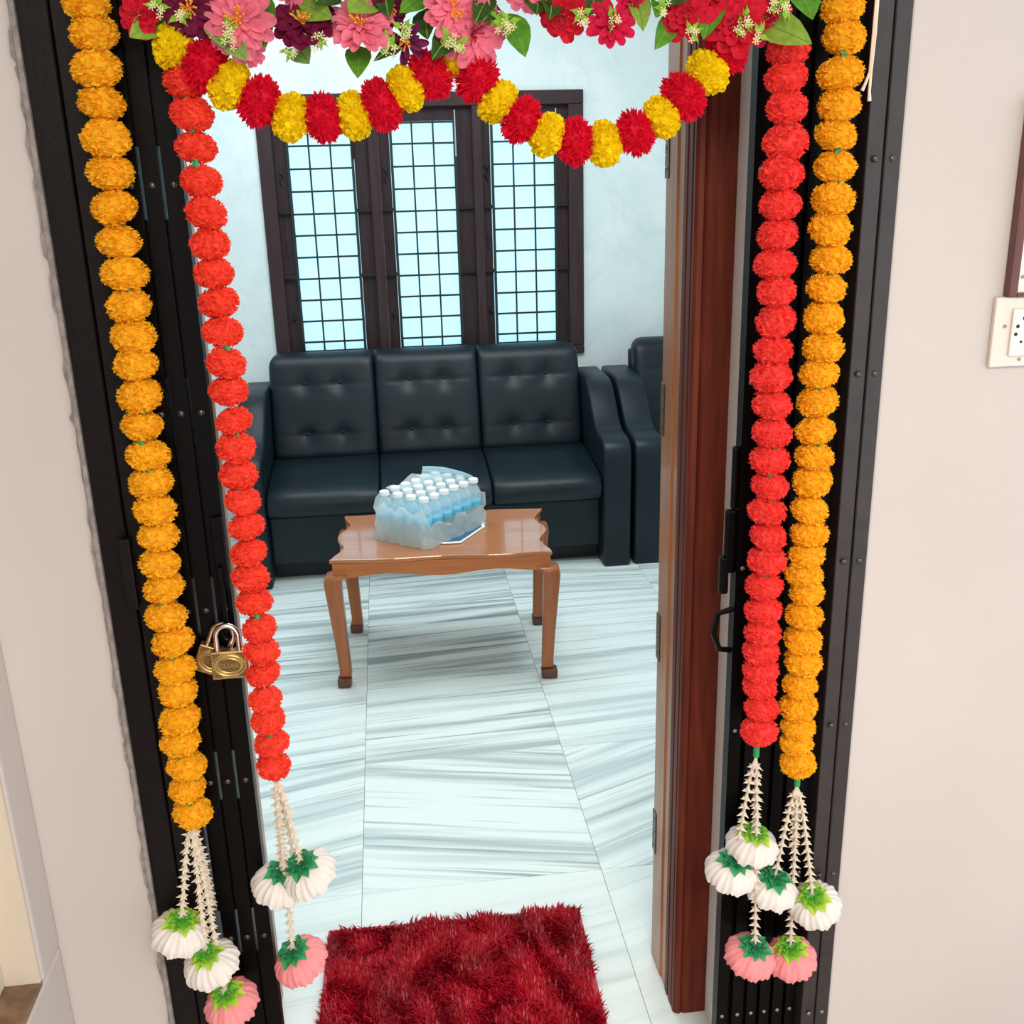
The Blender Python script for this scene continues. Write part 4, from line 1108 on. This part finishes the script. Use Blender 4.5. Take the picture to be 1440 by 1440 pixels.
def setp(k, t, side):
    out = ln * lean * (t ** 1.5) * 0.95
    V[:, k, 0] = px + dx * out - dy * wv * side; V[:, k, 1] = py + dy * out + dx * wv * side
    V[:, k, 2] = 0.0075 + ln * (t - 0.45 * lean * t * t)
setp(0, 0, -1); setp(1, 0, 1); setp(2, 0.6, 1); setp(3, 0.6, -1); setp(4, 1.0, 0)
me = bpy.data.meshes.new('pile')
idx = np.arange(NB) * 5
quads = np.stack([idx, idx + 1, idx + 2, idx + 3], 1); tris = np.stack([idx + 3, idx + 2, idx + 4], 1)
me.vertices.add(NB * 5); me.vertices.foreach_set('co', V.reshape(-1))
loops = np.concatenate([quads.reshape(-1), tris.reshape(-1)])
me.loops.add(len(loops)); me.loops.foreach_set('vertex_index', loops.astype(np.int32))
st = np.concatenate([np.arange(NB) * 4, NB * 4 + np.arange(NB) * 3]).astype(np.int32)
me.polygons.add(NB * 2); me.polygons.foreach_set('loop_start', st)
me.update(calc_edges=True); me.materials.append(MT['rugp'])
pl = link('pile', me, rg); pl['kind'] = 'stuff'

# ------------------------------------------------------------------ fittings on the porch wall
sk = thing('socket_plate', 'ivory wall socket plate with round pin holes below the wooden switchboard', 'socket', (0.99, 1.4995, 1.436))
part('plate', MB().box(0.922, 1.075, 1.490, 1.4995, 1.383, 1.490), MT['plate'], sk, bevel=0.002)
so = part('socket_insert', MB().box(0.949, 1.045, 1.4845, 1.4899, 1.400, 1.472), MT['plated'], sk, bevel=0.0015)
hl = MB()
for x, z, r in ((0.968, 1.458, .0036), (0.958, 1.446, .0030), (0.978, 1.447, .0030), (0.956, 1.434, .0030), (0.976, 1.435, .0030), (0.966, 1.422, .0022), (1.0, 1.45, .0036), (1.0, 1.425, .003)):
    hl.tube([(x, 1.4842, z), (x, 1.4846, z)], r, 10)
part('pin_hole', hl, MT['hole'], so)
scr = MB()
for x, z in ((0.940, 1.446), (0.970, 1.394), (0.975, 1.481), (1.06, 1.446)): scr.tube([(x, 1.4885, z), (x, 1.4902, z)], 0.0028, 8)
part('screw', scr, MT['screw'], sk)
sb = thing('switchboard', 'ivory switchboard in a dark red wooden frame above the socket plate', 'switchboard', (1.06, 1.4995, 1.63))
part('frame_side', MB().box(0.936, 0.950, 1.482, 1.4995, 1.4915, 1.775), MT['board'], sb, bevel=0.002)
part('frame_side', MB().box(1.170, 1.184, 1.482, 1.4995, 1.4915, 1.775), MT['board'], sb, bevel=0.002)
part('frame_top', MB().box(0.950, 1.170, 1.482, 1.4995, 1.754, 1.775), MT['board'], sb, bevel=0.002)
part('frame_bottom', MB().box(0.950, 1.170, 1.482, 1.4995, 1.4915, 1.497), MT['board'], sb)
part('panel', MB().box(0.950, 1.170, 1.488, 1.4995, 1.497, 1.754), MT['plated'], sb)
ss = MB()
for x, z in ((0.958, 1.520), (1.15, 1.520), (0.958, 1.735), (1.15, 1.735)): ss.tube([(x, 1.4868, z), (x, 1.488, z)], 0.003, 8)
part('screw', ss, MT['screw'], sb)
# loose cord end hanging from the gate head
cdn = thing('hanging_string', 'cream string with two frayed ends hanging at the top of the right post', 'string', (0.692, 1.49, 1.95))
part('strand', MB().tube([(0.694, 1.500, 1.99), (0.6935, 1.489, 1.93), (0.692, 1.488, 1.86), (0.691, 1.488, 1.81), (0.684, 1.487, 1.792), (0.681, 1.487, 1.786)], [0.002] * 4 + [0.0022, 0.0028], 6), MT['cord'], cdn)
part('strand', MB().tube([(0.696, 1.500, 1.99), (0.6955, 1.489, 1.93), (0.6945, 1.487, 1.86), (0.6925, 1.487, 1.81), (0.692, 1.487, 1.785), (0.693, 1.487, 1.772)], [0.002] * 4 + [0.0022, 0.003], 6), MT['cord'], cdn)
